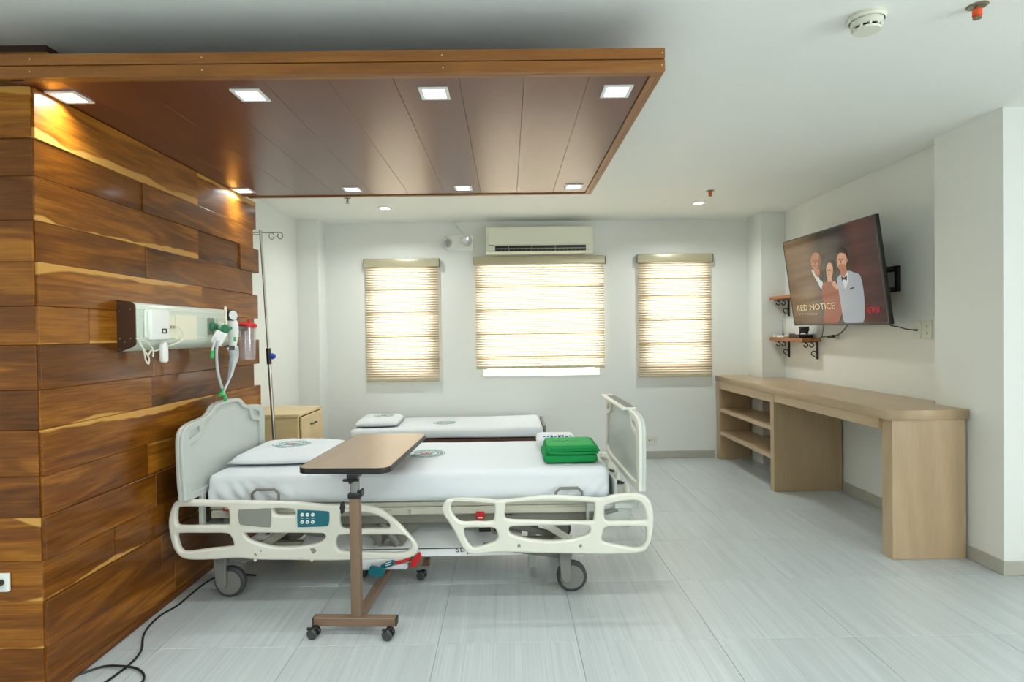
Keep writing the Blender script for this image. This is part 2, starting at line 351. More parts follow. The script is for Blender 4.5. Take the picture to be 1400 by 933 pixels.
def pillow(cx, cy, z, lx, ly, th, yaw, seed):
    t = bmesh.new(); n = 22; g = {}
    for sgn in (1, -1):
        for i in range(n+1):
            for j in range(n+1):
                edge = i in (0, n) or j in (0, n)
                if edge and sgn < 0: g[(i, j, -1)] = g[(i, j, 1)]; continue
                a, c = -1+2*i/n, -1+2*j/n
                pr = max(0, (1-a**4)*(1-c**4))**.55
                x = a*lx/2*(1-.05*c*c); y = c*ly/2*(1-.05*a*a)
                w = noise.noise(Vector((a*2.2, c*2.2, seed)))*.012+noise.noise(Vector((a*6, c*6, seed)))*.004
                h = th*.28+ (sgn*pr*th*.62 + w*pr if sgn > 0 else -pr*th*.28)
                g[(i, j, sgn)] = t.verts.new((x, y, h))
        for i in range(n):
            for j in range(n):
                q = [g[(i, j, sgn)], g[(i+1, j, sgn)], g[(i+1, j+1, sgn)], g[(i, j+1, sgn)]]
                t.faces.new(q if sgn > 0 else q[::-1])
    bmesh.ops.transform(t, matrix=Matrix.Translation((cx, cy, z)) @ Matrix.Rotation(yaw, 4, 'Z'), verts=t.verts)
    return t
def struct(name, mb, m, label, parent=None, smooth=0):
    return mb.build(name, m, parent, smooth=smooth, label=label if parent is None else None, cat=None, kind='structure' if parent is None else None)
# ================================================================ THE SETTING
ZC, YB = 2.435, 5.96            # ceiling height, rear wall
XL, XR, XF, YF = -2.04, 2.68, -3.4, -2.0
XR2 = 3.9
fl = struct('floor', MB().box(XF-.15, XR2+.15, YF-.2, YB+.25, -.06, -.0025), 'grout', 'pale ribbed porcelain tile floor of the ward')
T = .585; tm = None; ty0 = 2.44-8*T; tx0 = -.31-6*T
for i in range(13):
    for j in range(14):
        x0, y0 = tx0+i*T, ty0+j*T; x1, y1 = x0+T, y0+T
        x0, x1, y0, y1 = max(x0, XF), min(x1, XR2), max(y0, YF), min(y1, YB)
        if x1-x0 < .02 or y1-y0 < .02 or x1 < -1.75 and y0 > 2.2 or x0 > XR and y0 > 3.1: continue
        full = x1-x0 > T-1e-4 and y1-y0 > T-1e-4
        c = Vector(((x0+x1)/2, (y0+y1)/2, 0))
        if full and tm: me = tm
        else:
            b = MB().box(x0-c.x+.0009, x1-c.x-.0009, y0-c.y+.0009, y1-c.y-.0009, -.008, 0, .0012)
            me = bpy.data.meshes.new('tile'); b.b.to_mesh(me); b.b.free(); me.materials.append(M['tile'])
            if full: tm = me
        o = bpy.data.objects.new('tile', me); COL.objects.link(o); o.parent = fl; o.location = c-WL[fl]
struct('ceiling', MB().box(XF-.15, XR2+.15, YF-.2, YB+.25, ZC, ZC+.08), 'ceil', 'white painted ceiling over the whole ward')
# rear wall with three window openings
WIN = [(-1.34, -.80, .93, 1.98), (-.25, .93, .865, 2.00), (1.43, 1.98, .93, 1.99)]
def wall_with_holes(a0, a1, z0, z1, holes, half, frame):
    loops = [[(a0, z0), (a1, z0), (a1, z1), (a0, z1)]]+[[(h[0], h[2]), (h[1], h[2]), (h[1], h[3]), (h[0], h[3])] for h in holes]
    return MB().mesh(plate(loops, half, 0, 0, frame))
struct('wall_back', wall_with_holes(XL-.1, XR+.1, -.03, ZC+.03, WIN, .09, FY(YB+.09)), 'wall', 'white rear wall with three shaded windows')
struct('wall_left', MB().box(XL-.1, XL, 3.845, YB, -.03, ZC+.03), 'wall', 'white side wall beyond the end of the wood partition')
struct('wall_right', MB().box(XR, XR+.1, 3.507, YB, -.03, ZC+.03), 'wall', 'white side wall that carries the television')
struct('wall_right_pier', MB().box(2.575, XR2, 3.02, 3.507, -.03, ZC+.03), 'wall', 'white wall pier by the end of the desk')
struct('column', MB().box(XL, -1.835, 5.715, YB, 0, ZC), 'wall', 'white corner column behind the drip stand')
struct('column', MB().box(2.45, XR, 5.62, YB, 0, ZC), 'wall', 'white corner column behind the wall shelves')
struct('wall_front', wall_with_holes(XF-.1, XR2+.1, -.03, ZC+.03, [], .06, FY(YF-.06)), 'wall', 'white wall at the photographer\'s back')
struct('wall_front_left', MB().box(XF-.1, XF, YF, 3.9, -.03, ZC+.03), 'wall', 'white side wall of the ward entrance')
struct('wall_front_right', MB().mesh(plate([[(YF, -.03), (3.55, -.03), (3.55, ZC+.03), (YF, ZC+.03)], [(-1.3, .65), (.7, .65), (.7, 2.25), (-1.3, 2.25)]], .05, 0, 0, FX(XR2+.05))), 'wall', 'white side wall of the front bay with a wide window')
def skirting(name, x0, x1, y0, y1, label): struct(name, MB().box(x0, x1, y0, y1, 0, .075, .002), 'base', label)
skirting('baseboard_back', -1.835, 2.1, YB-.012, YB, 'grey skirting along the rear wall')
skirting('baseboard_right', XR-.012, XR, 3.507, 5.6, 'grey skirting under the desk')
skirting('baseboard_pier_side', 2.563, 2.575, 3.008, 3.26, 'grey skirting on the side of the pier by the desk')
skirting('baseboard_pier_front', 2.575, XR2, 3.008, 3.02, 'grey skirting on the front of the pier')
# windows
for k, (x0, x1, z0, z1) in enumerate(WIN):
    w = thing('window_%d' % (k+1), ((x0+x1)/2, YB+.12, z0), ('narrow window behind the left-most shade', 'wide two-light window behind the middle shade', 'narrow window behind the shade near the desk')[k].replace('left-most', 'first'), None, kind='structure')
    f = MB(); fw = .035
    f.box(x0, x0+fw, YB+.08, YB+.13, z0, z1).box(x1-fw, x1, YB+.08, YB+.13, z0, z1).box(x0+fw, x1-fw, YB+.08, YB+.13, z1-fw, z1).box(x0+fw, x1-fw, YB+.08, YB+.13, z0, z0+fw)
    if k == 1: f.box((x0+x1)/2-.03, (x0+x1)/2+.03, YB+.08, YB+.13, z0+fw, z1-fw)
    f.build('window_frame', 'alu', w)
    for a, c in ([(x0+fw, x1-fw)] if k != 1 else [(x0+fw, (x0+x1)/2-.03), ((x0+x1)/2+.03, x1-fw)]):
        MB().box(a, c, YB+.102, YB+.106, z0+fw, z1-fw).build('window_pane', 'glass', w)
# timber partition: core with every plank on it
pw = struct('wall_partition', MB().box(XF, -1.705, 2.13, 3.84, 0, 2.20).box(XF, -1.76, 2.28, 3.84, 2.20, ZC), 'teak_core', 'varnished teak plank partition behind the bed head')
RZ = [2.2015, 2.019, 1.885, 1.727, 1.579, 1.422, 1.282, 1.12, .976, .81, .663, .505, .358, .188, .038, 0.0]
JOINT = [[274], [199], [274, 329], [202], [276], [121], [207], [206], [290], [198], [206], [152], [212], [232], []]
def plank(L, h, th, loc, rz):
    m = MB(); m.box(-L/2, L/2, -th/2, th/2, -h/2, h/2, .0018)
    me = bpy.data.meshes.new('plank'); m.b.to_mesh(me); m.b.free(); me.materials.append(M['teak'])
    o = bpy.data.objects.new('plank', me); COL.objects.link(o); o.parent = pw; o.location = Vector(loc)-WL[pw]; o.rotation_euler = (PI if random.random() < .35 else 0, 0, rz)
for k in range(15):
    z1, z0 = RZ[k], RZ[k+1]; zm, h = (z0+z1)/2, z1-z0-.001
    end = 3.905 + (.045 if k % 2 == 0 else -.03) + random.uniform(-.012, .012)
    ys = [2.105]+[W(u, 500, 'x', -1.68)[1] for u in JOINT[k]]+[end]
    for a, c in zip(ys, ys[1:]):
        th = .024+random.choice((0, .003, .007, .01))+(.004 if k % 2 == 0 else 0)
        plank(c-a-.0012, h, th, (-1.705+th/2, (a+c)/2, zm), PI/2)
    th = .026+random.choice((0, .003, .006))
    xs = [-1.684, -2.3, -XF and XF] if k % 3 else [-1.684, -2.75, XF]
    for a, c in zip(xs, xs[1:]):
        plank(a-c-.0012, h, th, ((a+c)/2, 2.13-th/2, zm), 0)
for z0, z1 in ((2.205, 2.30), (2.302, 2.40)):
    plank(1.50, z1-z0, .02, (-1.755-.75+.0, 2.27, (z0+z1)/2), 0); plank(1.55, z1-z0, .02, (-1.75, 2.262+.775, (z0+z1)/2), PI/2)
# ================================================================ CANOPY WITH DOWNLIGHTS
cx0, cx1, cy0, cy1, cz = -2.6, .556, 2.023, 3.82, 2.197
cp = thing('wooden_canopy', (-.6, 2.9, cz), 'wide timber canopy hung under the ceiling with eight downlights', 'canopy')
def board(name, x0, x1, y0, y1, z0, z1, m, rz=0, parent=cp, bev=.002):
    c = Vector(((x0+x1)/2, (y0+y1)/2, (z0+z1)/2)); b = MB()
    hx, hy = (x1-x0)/2, (y1-y0)/2
    if rz: hx, hy = hy, hx
    b.box(-hx, hx, -hy, hy, (z0-z1)/2, (z1-z0)/2, bev)
    me = bpy.data.meshes.new(name); b.b.to_mesh(me); b.b.free(); me.materials.append(M[m])
    o = bpy.data.objects.new(name, me); COL.objects.link(o); o.parent = parent; o.location = c-WL[parent]; o.rotation_euler = (0, 0, PI/2 if rz else 0); WL[o] = c
    return o
for z0, z1 in ((cz, 2.2365), (2.2395, 2.278)):
    f = board('fascia_board', cx0, cx1, cy0, cy0+.018, z0, z1, 'fascia')
    for px in (-1.62, -1.035, -.21, .545):
        s_ = MB().cyl((px+random.uniform(-.004, .004), cy0+.002, (z0+z1)/2), (px, cy0-.001, (z0+z1)/2), .0028, n=8).build('screw_plug', 'screw'); s_.parent = f; s_.location = s_.location-WL[f]
    board('fascia_board', cx1-.018, cx1, cy0+.018, cy1-.018, z0, z1, 'fascia', 1)
    board('fascia_board', -1.66, cx1, cy1-.018, cy1, z0, z1, 'fascia')
board('edge_strip', -1.66, cx1-.018, cy0+.018, cy0+.042, cz, cz+.03, 'fascia')
board('edge_strip', cx1-.042, cx1-.018, cy0+.042, cy1-.03, cz, cz+.03, 'fascia', 1)
board('edge_strip', -1.66, cx1-.018, cy1-.03, cy1-.018, cz, cz+.03, 'fascia')
xe = cx1-.042; xp = [xe-.002, .302]+[.302-.231*k for k in range(1, 9)]+[-1.72]
for a, c in zip(xp, xp[1:]):
    me = MB().box(c+.0006, a-.0006, cy0+.043, cy1-.031, cz+.006, cz+.02, .0008).build('soffit_plank', 'lamin', cp, smooth=0)
MB().box(-1.72, cx1-.02, cy0+.019, cy1-.019, cz+.021, cz+.03).box(-1.3, -1.26, 3.2, 3.24, cz+.03, ZC).box(.3, .34, 2.9, 2.94, cz+.03, ZC).box(-.7, -.66, 2.9, 2.94, cz+.03, ZC).build('support_frame', 'teak_core', cp, smooth=0)
def downlight(x, y, z, s, label, group, power=0):
    t = thing('downlight', (x, y, z), label, 'ceiling light', group)
    h = s/2; i = h*.74
    MB().mesh(plate([[(x-h, y-h), (x+h, y-h), (x+h, y+h), (x-h, y+h)], [(x-i, y-i), (x+i, y-i), (x+i, y+i), (x-i, y+i)]], .003, .001, 0, FZ(z-.003))).build('trim_ring', 'alu', t)
    MB().box(x-i, x+i, y-i, y+i, z-.0035, z-.0015).build('diffuser', 'led', t, smooth=0)
    l = bpy.data.lights.new('downlight_lamp', 'AREA'); l.shape = 'SQUARE'; l.size = i*2; l.energy = power or (LAMP_W if z < 2.3 else LAMP_C); l.color = (.945, 1.0, .985); l.spread = math.radians(150)
    o = bpy.data.objects.new('downlight_lamp', l); COL.objects.link(o); o.parent = t; o.location = (0, 0, -.008)
for r, (y, rn) in enumerate(((2.20, 'front'), (3.625, 'rear'))):
    for k, x in enumerate((-1.615, -.945, -.26, .42)):
        pos = ('hard against the plank partition', 'second from the partition', 'third from the partition', 'at the free end')[k]
        downlight(x, y, cz+.006, .108, 'square downlight in the canopy\'s %s row, %s' % (rn, pos), 'canopy downlights')
downlight(-1.08, 5.25, ZC, .105, 'small square ceiling downlight above the first window shade', 'ceiling downlights')
downlight(1.71, 5.19, ZC, .105, 'small square ceiling downlight beside the red-capped sprinkler', 'ceiling downlights')
for x, y, where in ((-1.7, -.1, 'over the entrance side'), (.3, -.1, 'over the photographer'), (2.3, -.2, 'in front of the pier'), (2.2, -1.3, 'by the wide front window'), (-.4, -1.3, 'by the front wall'), (-2.6, .6, 'before the partition')):
    downlight(x, y, ZC, .105, 'added square fill downlight out of view ' + where, 'added fill downlights at the front', 14)  # unseen lamps, added to brighten the room and its front ceiling
# ================================================================ CEILING FITTINGS
p = W(1185, 22, 'z', ZC)
t = thing('smoke_detector', (p.x, p.y, ZC), 'white round smoke detector on the ceiling', 'smoke detector')
MB().lathe([(0, 0), (.062, 0), (.064, .012), (.058, .02)], (p.x, p.y, ZC), (0, 0, -1), 28).build('mounting_base', 'offw', t)
MB().lathe([(.054, .018), (.054, .036), (.046, .042)], (p.x, p.y, ZC), (0, 0, -1), 28).lathe([(.047, .050), (.044, .056), (0, .058)], (p.x, p.y, ZC), (0, 0, -1), 28).lathe([(.048, .05), (.047, .05)], (p.x, p.y, ZC), (0, 0, -1), 28).build('sensor_cap', 'offw', t)
MB().lathe([(.040, .041), (.040, .052)], (p.x, p.y, ZC), (0, 0, -1), 24).build('vent_gap', 'black', t)
g = MB()
for k in range(10):
    a = 2*PI*k/10; g.box(p.x-.004, p.x+.004, p.y-.004, p.y+.004, ZC-.052, ZC-.04, 0, Matrix.Translation((.045*math.cos(a), .045*math.sin(a), 0)))
g.build('vent_rib', 'offw', t, kind='stuff')
def sprinkler(u, v, cap, label, R=.034):
    p = W(u, v, 'z', ZC); t = thing('fire_sprinkler', (p.x, p.y, ZC), label, 'sprinkler', 'ceiling sprinklers')
    MB().lathe([(0, .001), (.012, .002), (R*.8, .004), (R, .0), ], (p.x, p.y, ZC), (0, 0, -1), 20).build('escutcheon', 'brass', t)
    MB().cyl((p.x, p.y, ZC), (p.x, p.y, ZC-.03), .007, n=10).lathe([(0, .043), (.014, .042), (.014, .045), (0, .046)], (p.x, p.y, ZC), (0, 0, -1), 14).tube([(p.x-.008, p.y, ZC-.02), (p.x-.011, p.y, ZC-.032), (p.x-.002, p.y, ZC-.044)], .002, 6).tube([(p.x+.008, p.y, ZC-.02), (p.x+.011, p.y, ZC-.032), (p.x+.002, p.y, ZC-.044)], .002, 6).build('sprinkler_head', 'brass', t)
    if cap: MB().lathe([(.012, .01), (.015, .014), (.015, .036), (.010, .04), (0, .04)], (p.x, p.y, ZC), (0, 0, -1), 12).build('protective_cap', 'orange', t)
sprinkler(1336, 8, True, 'fire sprinkler with orange cap next to the smoke detector')
sprinkler(971, 261, True, 'fire sprinkler with red-orange cap near the small ceiling downlight')
sprinkler(475, 271, False, 'plain metal fire sprinkler just past the rear edge of the canopy', .03)
# ================================================================ REAR WALL FITTINGS
def blind(x0, x1, z0, z1, bands, label, seed):
    y = YB-.045; t = thing('window_blind', ((x0+x1)/2, y, z0), label, 'window blind', 'sheer roller shades')
    MB().box(x0-.01, x1+.012, YB-.075, YB-.015, z1-.085, z1, .008, seg=2).build('headrail', 'rail', t)
    MB().box(x0-.014, x0-.010, YB-.07, YB-.02, z1-.08, z1-.004).build('end_cap', 'grey', t)
    MB().box(x1+.012, x1+.018, YB-.078, YB-.02, z1-.088, z1-.004, .002).build('end_cap', 'grey', t)
    for bx in (x0+.05, x1-.05): MB().box(bx-.012, bx+.012, YB-.03, YB, z1-.02, z1+.006, .002).build('bracket', 'chrome', t)
    zs = [z1-.085]+bands+[z0+.022]
    for a, c in zip(zs, zs[1:]):
        sw = .004*random.random()
        MB().box(x0+sw, x1-sw, y-.0006, y+.0006, c+.001, a-.001).build('shade_fabric', 'shade', t, smooth=0)
    for q in bands: MB().box(x0, x1, y-.007, y+.007, q-.011, q+.011, .003).build('fold_seam', 'shade', t, smooth=0)
    MB().box(x0, x1, y-.008, y+.008, z0, z0+.024, .004).build('bottom_rail', 'rail', t)
def zat(vs, u): return [W(u, v, 'y', YB-.045)[2] for v in vs]
def bl(u0, u1, vt, vb, vs, label, seed):
    um = (u0+u1)/2; yy = YB-.045
    blind(W(u0, (vt+vb)/2, 'y', yy)[0], W(u1, (vt+vb)/2, 'y', yy)[0], W(um, vb, 'y', yy)[2], W(um, vt, 'y', yy)[2], zat(vs, um), label, seed)
bl(500.5, 600, 354, 522, (396, 428, 460, 491), 'narrow sheer beige shade, the one closest to the drip stand', 1)
bl(650.5, 826, 350.5, 504, (391.5, 424, 456, 488), 'wide sheer beige shade under the air conditioner', 2)
bl(873, 972.5, 347.5, 515.5, (381, 405, 437, 469.5, 501), 'narrow sheer beige shade above the far end of the desk', 3)
# air conditioner
ax0, ax1 = W(664, 330, 'y', YB-.2)[0], W(811, 330, 'y', YB-.2)[0]; az0, az1 = W(740, 346.5, 'y', YB-.2)[2], W(740, 309, 'y', YB-.2)[2]
t = thing('air_conditioner', ((ax0+ax1)/2, YB, az0), 'white wall-mounted split air conditioner above the middle window', 'air conditioner')
prof = [(YB, az0+.02), (YB-.14, az0), (YB-.185, az0+.018), (YB-.2, az0+.07), (YB-.2, az1-.03), (YB-.18, az1), (YB, az1)]
MB().mesh(plate([prof], (ax1-ax0)/2, .004, 0, FX((ax0+ax1)/2))).build('housing', 'ac', t)
MB().box(ax0+.02, ax1-.02, YB-.208, YB-.199, az0+.085, az1-.012, .004).build('front_panel', 'ac', t)
vx0, vx1 = W(677, 340, 'y', YB-.2)[0], W(801, 340, 'y', YB-.2)[0]
MB().box(vx0, vx1, YB-.2035, YB-.185, az0+.022, az0+.078).build('air_outlet', 'black', t, smooth=0)
n = 22
for k in range(n):
    a = vx0+.02+(vx1-vx0-.04)*k/(n-1); MB().box(a-.002, a+.002, YB-.206, YB-.198, az0+.026, az0+.05, 0, None).build('guide_vane', 'grey', t, smooth=0)
MB().box(vx0+.005, vx1-.005, YB-.209, YB-.203, az0+.046, az0+.052).build('air_flap', 'steel', t, smooth=0)
MB().box(vx0+.003, vx1-.003, YB-.212, YB-.19, az0+.012, az0+.022, .002).build('lower_flap', 'ac', t, smooth=0)
MB().box(ax0+.03, ax0+.085, YB-.2085, YB-.2, az0+.079, az0+.083).build('status_strip', 'grey', t, smooth=0)
for a in (vx0+.13, vx0+.36, vx1-.3): MB().box(a-.006, a+.006, YB-.207, YB-.2, az0+.022, az0+.078).build('outlet_rib', 'grey', t, smooth=0)
# emergency light
ec1, ec2 = W(612, 332, 'y', YB-.08), W(638, 329.5, 'y', YB-.08)
t = thing('emergency_light', ((ec1.x+ec2.x)/2, YB, ec1.z-.05), 'twin-head emergency light between the first window and the air conditioner', 'emergency light')
MB().box(ec1.x-.02, ec2.x+.06, YB-.035, YB, ec1.z-.075, ec1.z+.085, .008).build('battery_case', 'white', t)
for c, d in ((ec1, Vector((-.2, -1, -.12))), (ec2, Vector((.35, -1, -.25)))):
    d.normalize()
    h = MB().lathe([(0, -.05), (.03, -.045), (.05, -.01), (.055, .012), (.049, .014)], c, d, 24).cyl(c-d*.03, (c.x, YB-.03, c.z+.02), .014, n=10).build('lamp_head', 'offw', t)
    r_ = MB().lathe([(.049, .013), (.042, .006), (.015, -.02), (0, -.02)], c, d, 24).build('reflector', 'silver', h)
    MB().lathe([(.049, .014), (.03, .018), (0, .019)], c, d, 24).build('lens', 'lens', h)
p = W(622, 303.5, 'y', YB-.12)
MB().box(p.x-.055, p.x+.055, YB-.17, YB-.07, ZC-.012, ZC, .003).build('ceiling_plate', 'offw', t)
MB().tube([(p.x, YB-.12, ZC-.01), (p.x+.02, YB-.03, ZC-.06), (ec2.x-.02, YB-.02, ec2.z+.08)], .004, 6, smooth=6).build('cable', 'offw', t)
def outlet(name, frame, w, h, label, slots, m='offw', plug=False, gang=1, cat='power outlet', group=None):
    """frame: local a (across), b (up), depth towards the room"""
    o = frame.translation; t = thing(name, o, label, cat, group)
    MB().mesh(plate([rrect(-w/2, w/2, -h/2, h/2, .006)], .005, .002, 0, frame @ Matrix.Translation((0, 0, .005)))).build('face_plate', m, t)
    for a, c in slots: MB().mesh(plate([rrect(a-.004, a+.004, c-.009, c+.009, .002)], .001, 0, 0, frame @ Matrix.Translation((0, 0, .0102)))).build('socket_slot', 'grey', t)
    return t
p = W(891, 602, 'y', YB); outlet('wall_socket', FY(0) if 0 else axes((p.x, YB, p.z), (1, 0, 0), (0, 0, 1), (0, -1, 0)), .122, .074, 'ivory socket low on the rear wall past the foot of the bed', [(-.03, 0), (0, 0), (.03, 0)])
for u, lab in ((1254.5, 'ivory wall plate that the television aerial lead enters'), (1269.5, 'ivory socket plate next to the white wall pier')):
    p = W(u, 451, 'x', XR)
    t = outlet('wall_socket', axes((XR, p.y, p.z), (0, -1, 0), (0, 0, 1), (-1, 0, 0)), .074, .118, lab, [(0, .022), (0, -.022)] if u > 1260 else [])
p = W(5, 796, 'y', 2.1)
t = outlet('wall_socket', axes((p.x, 2.101, p.z), (1, 0, 0), (0, 0, 1), (0, -1, 0)), .05, .066, 'white socket with a black plug at the foot of the plank partition', [], m='white')
MB().cyl((p.x+.0, 2.092, p.z+.002), (p.x, 2.045, p.z+.002), .011, n=12).build('plug', 'black', t)
# ================================================================ DESK
t = thing('desk', (2.35, 4.6, 0), 'long light oak desk with open shelves along the side wall', 'desk')
dx, dn, zt, zb = 2.117, 3.236, .84, .784
MB().mesh(plate([[(dx, dn), (2.565, dn), (2.565, 3.515), (XR-.014, 3.515), (XR-.014, 5.61), (2.44, 5.61), (2.44, YB-.002), (dx, YB-.002)]], (zt-zb)/2, .002, 0, FZ((zt+zb)/2))).build('desk_top', 'oakx', t, smooth=0)
MB().box(2.14, 2.555, 3.246, 3.337, 0, zb, .002).build('end_panel', 'oak', t, smooth=0)
MB().box(2.118, XR-.014, 4.655, 4.72, 0, zb, .002).build('divider_panel', 'oak', t, smooth=0)
MB().box(2.118, 2.53, YB-.075, YB-.014, 0, zb, .002).build('end_panel', 'oak', t, smooth=0) if 0 else MB().box(2.118, 2.435, 5.86, 5.944, 0, zb, .002).build('end_panel', 'oak', t, smooth=0)
MB().box(2.122, 2.16, 3.337, 4.655, .722, zb, .001).build('apron', 'oakx', t, smooth=0)
MB().box(2.122, 2.16, 4.72, 5.86, .712, zb, .001).build('apron', 'oakx', t, smooth=0)
for z in (.513, .281): MB().box(2.125, 2.56 if z > .4 else 2.5, 4.72, 5.86 if 0 else 5.61, z-.03, z, .001).box(2.125, 2.435, 5.61, 5.86, z-.03, z, .001).build('shelf', 'oakx', t, smooth=0)
MB().box(2.52, 2.56, 4.72, 4.78, 0, .48).build('rear_post', 'oak', t, smooth=0)
# ================================================================ TELEVISION
tc_ = Vector((2.45, 4.438, 1.688)); tr_ = Vector((0, -1, -.0095)).normalized(); tu_ = Vector((-.141, -.009, .99)).normalized(); tn_ = tr_.cross(tu_).normalized()
tu_ = tn_.cross(tr_); TVF = axes(tc_, tr_, tu_, tn_); hw, hh = .635, .365
t = thing('television', tc_, 'large flat television tilted down from the side wall showing a film title', 'television')
MB().mesh(plate([rrect(-hw, hw, -hh, hh, .006)], .013, .003, 0, TVF @ Matrix.Translation((0, 0, -.016)))).box(-.5, .5, -.32, .12, -.06, -.028, .01, TVF).build('shell', 'black', t)
MB().mesh(plate([rrect(-hw, hw, -hh, hh, .006), [(-hw+.009, -hh+.016), (hw-.009, -hh+.016), (hw-.009, hh-.009), (-hw+.009, hh-.009)]], .004, .001, 0, TVF @ Matrix.Translation((0, 0, .0)))).build('bezel', 'tvb', t)
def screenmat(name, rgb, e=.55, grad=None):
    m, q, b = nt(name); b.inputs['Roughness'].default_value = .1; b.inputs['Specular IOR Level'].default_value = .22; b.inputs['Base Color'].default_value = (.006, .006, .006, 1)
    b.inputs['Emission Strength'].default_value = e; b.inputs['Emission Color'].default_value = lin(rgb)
    if grad == 'wood_reflection':  # reflected plank wall painted into the screen glow as brown bands
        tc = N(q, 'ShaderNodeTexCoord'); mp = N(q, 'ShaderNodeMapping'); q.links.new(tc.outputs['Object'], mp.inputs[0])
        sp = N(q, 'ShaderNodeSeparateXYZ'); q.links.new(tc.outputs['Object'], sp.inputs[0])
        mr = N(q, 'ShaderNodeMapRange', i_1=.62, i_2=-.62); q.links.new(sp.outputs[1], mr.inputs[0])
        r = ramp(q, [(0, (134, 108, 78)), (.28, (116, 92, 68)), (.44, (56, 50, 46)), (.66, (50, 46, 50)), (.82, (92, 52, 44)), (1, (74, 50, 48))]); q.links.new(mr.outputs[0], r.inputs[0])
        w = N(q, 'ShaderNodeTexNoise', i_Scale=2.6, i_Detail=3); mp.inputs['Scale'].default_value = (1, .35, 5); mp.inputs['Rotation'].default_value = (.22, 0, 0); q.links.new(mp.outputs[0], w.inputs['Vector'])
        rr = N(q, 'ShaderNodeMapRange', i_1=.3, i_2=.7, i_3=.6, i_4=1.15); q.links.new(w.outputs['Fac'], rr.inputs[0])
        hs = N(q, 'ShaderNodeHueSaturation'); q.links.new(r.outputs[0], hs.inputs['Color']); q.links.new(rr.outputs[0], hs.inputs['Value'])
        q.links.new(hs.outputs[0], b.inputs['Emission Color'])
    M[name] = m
screenmat('screen', (60, 50, 44), .75, 'wood_reflection')
for nme, c in dict(s_skin=(170, 112, 82), s_skin2=(196, 146, 118), s_hair=(38, 28, 24), s_rust=(140, 74, 54), s_white=(158, 166, 170), s_shirt=(204, 206, 204), s_shade=(118, 74, 54), s_dark=(34, 30, 32), s_title=(226, 206, 160), s_sub=(190, 182, 168), s_red=(216, 30, 50)).items(): screenmat(nme, c, .8)
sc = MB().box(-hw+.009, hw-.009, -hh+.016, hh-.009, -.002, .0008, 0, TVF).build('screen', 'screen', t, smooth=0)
def sl(u, v):
    d = ROT @ Vector(((u-700)/FPX, -(v-466.5)/FPX, -1)); c = Vector((0, 0, CAMH)); k = (tc_-c).dot(tn_)/d.dot(tn_); q = c+d*k-tc_
    return (q.dot(tr_), q.dot(tu_))
def cr(x, y): return sl(1060+x/5.182, 280+y/5.182)          # measured on the photo of the screen
lay = [0]
def ink(pts, m, sm=4, name='screen_figure'):
    lay[0] += 1
    return [cr(*q) for q in pts], m, sm, lay[0]
def fig(name, shapes):
    b = MB(); ms = []
    for pts, m, sm in shapes:
        lay[0] += 1
        if m not in ms: ms.append(m)
        b.mi = ms.index(m); b.mesh(plate([[cr(*q) for q in pts]], .0001, 0, sm, TVF @ Matrix.Translation((0, 0, .0009+.00012*lay[0]))))
    b.build(name, ms, sc, smooth=0)
def oval(cx, cy, rx, ry, n=14): return [(cx+rx*math.cos(2*PI*k/n), cy+ry*math.sin(2*PI*k/n)) for k in range(n)]
fig('screen_figure', [([(262, 455), (300, 470), (352, 480), (372, 560), (350, 690), (330, 640), (300, 555)], 's_dark', 3), ([(258, 462), (275, 470), (318, 520), (338, 560), (330, 606), (300, 548), (272, 500)], 's_shirt', 3), ([(268, 440), (312, 440), (318, 490), (300, 520), (276, 480)], 's_skin', 0), (oval(288, 400, 37, 62), 's_skin', 0), ([(312, 360), (325, 400), (318, 445), (298, 462), (306, 410)], 's_shade', 2), ([(266.4, 395.04), (277.4, 393.88), (277.4, 400.84), (266.4, 402) ], 's_dark', 0), ([(288.0, 395.04), (299.0, 393.88), (299.0, 400.84), (288.0, 402) ], 's_dark', 0), ([(281.0, 399.1), (284.6, 399.1), (287.0, 419.4), (278.0, 419.4)], 's_shade', 0), ([(272.0, 432.16), (291.5, 431.0), (290.0, 436.8), (275.0, 437.96)], 's_shade', 0), ([(305, 500), (330, 490), (345, 500), (330, 520), (345, 540), (318, 535)], 's_dark', 0)])
fig('screen_figure', [([(362, 400), (400, 392), (420, 430), (425, 520), (400, 560), (360, 560), (352, 480)], 's_hair', 3), (oval(386, 465, 25, 55), 's_skin2', 0), ([(369.76, 462.0), (380.76, 461.0), (380.76, 467.0), (369.76, 468) ], 's_dark', 0), ([(385.6, 462.0), (396.6, 461.0), (396.6, 467.0), (385.6, 468) ], 's_dark', 0), ([(381.8, 465.5), (384.44, 465.5), (386.2, 483.0), (379.6, 483.0)], 's_shade', 0), ([(375.2, 494.0), (389.5, 493.0), (388.4, 498.0), (377.4, 499.0)], 's_rust', 0), ([(372, 500), (402, 510), (404, 560), (372, 560)], 's_skin2', 0), ([(340, 560), (385, 545), (430, 555), (458, 590), (480, 680), (470, 790), (440, 840), (350, 845), (352, 720), (330, 640)], 's_rust', 3), ([(400, 548), (425, 540), (452, 590), (440, 605), (408, 570)], 's_skin2', 0)])
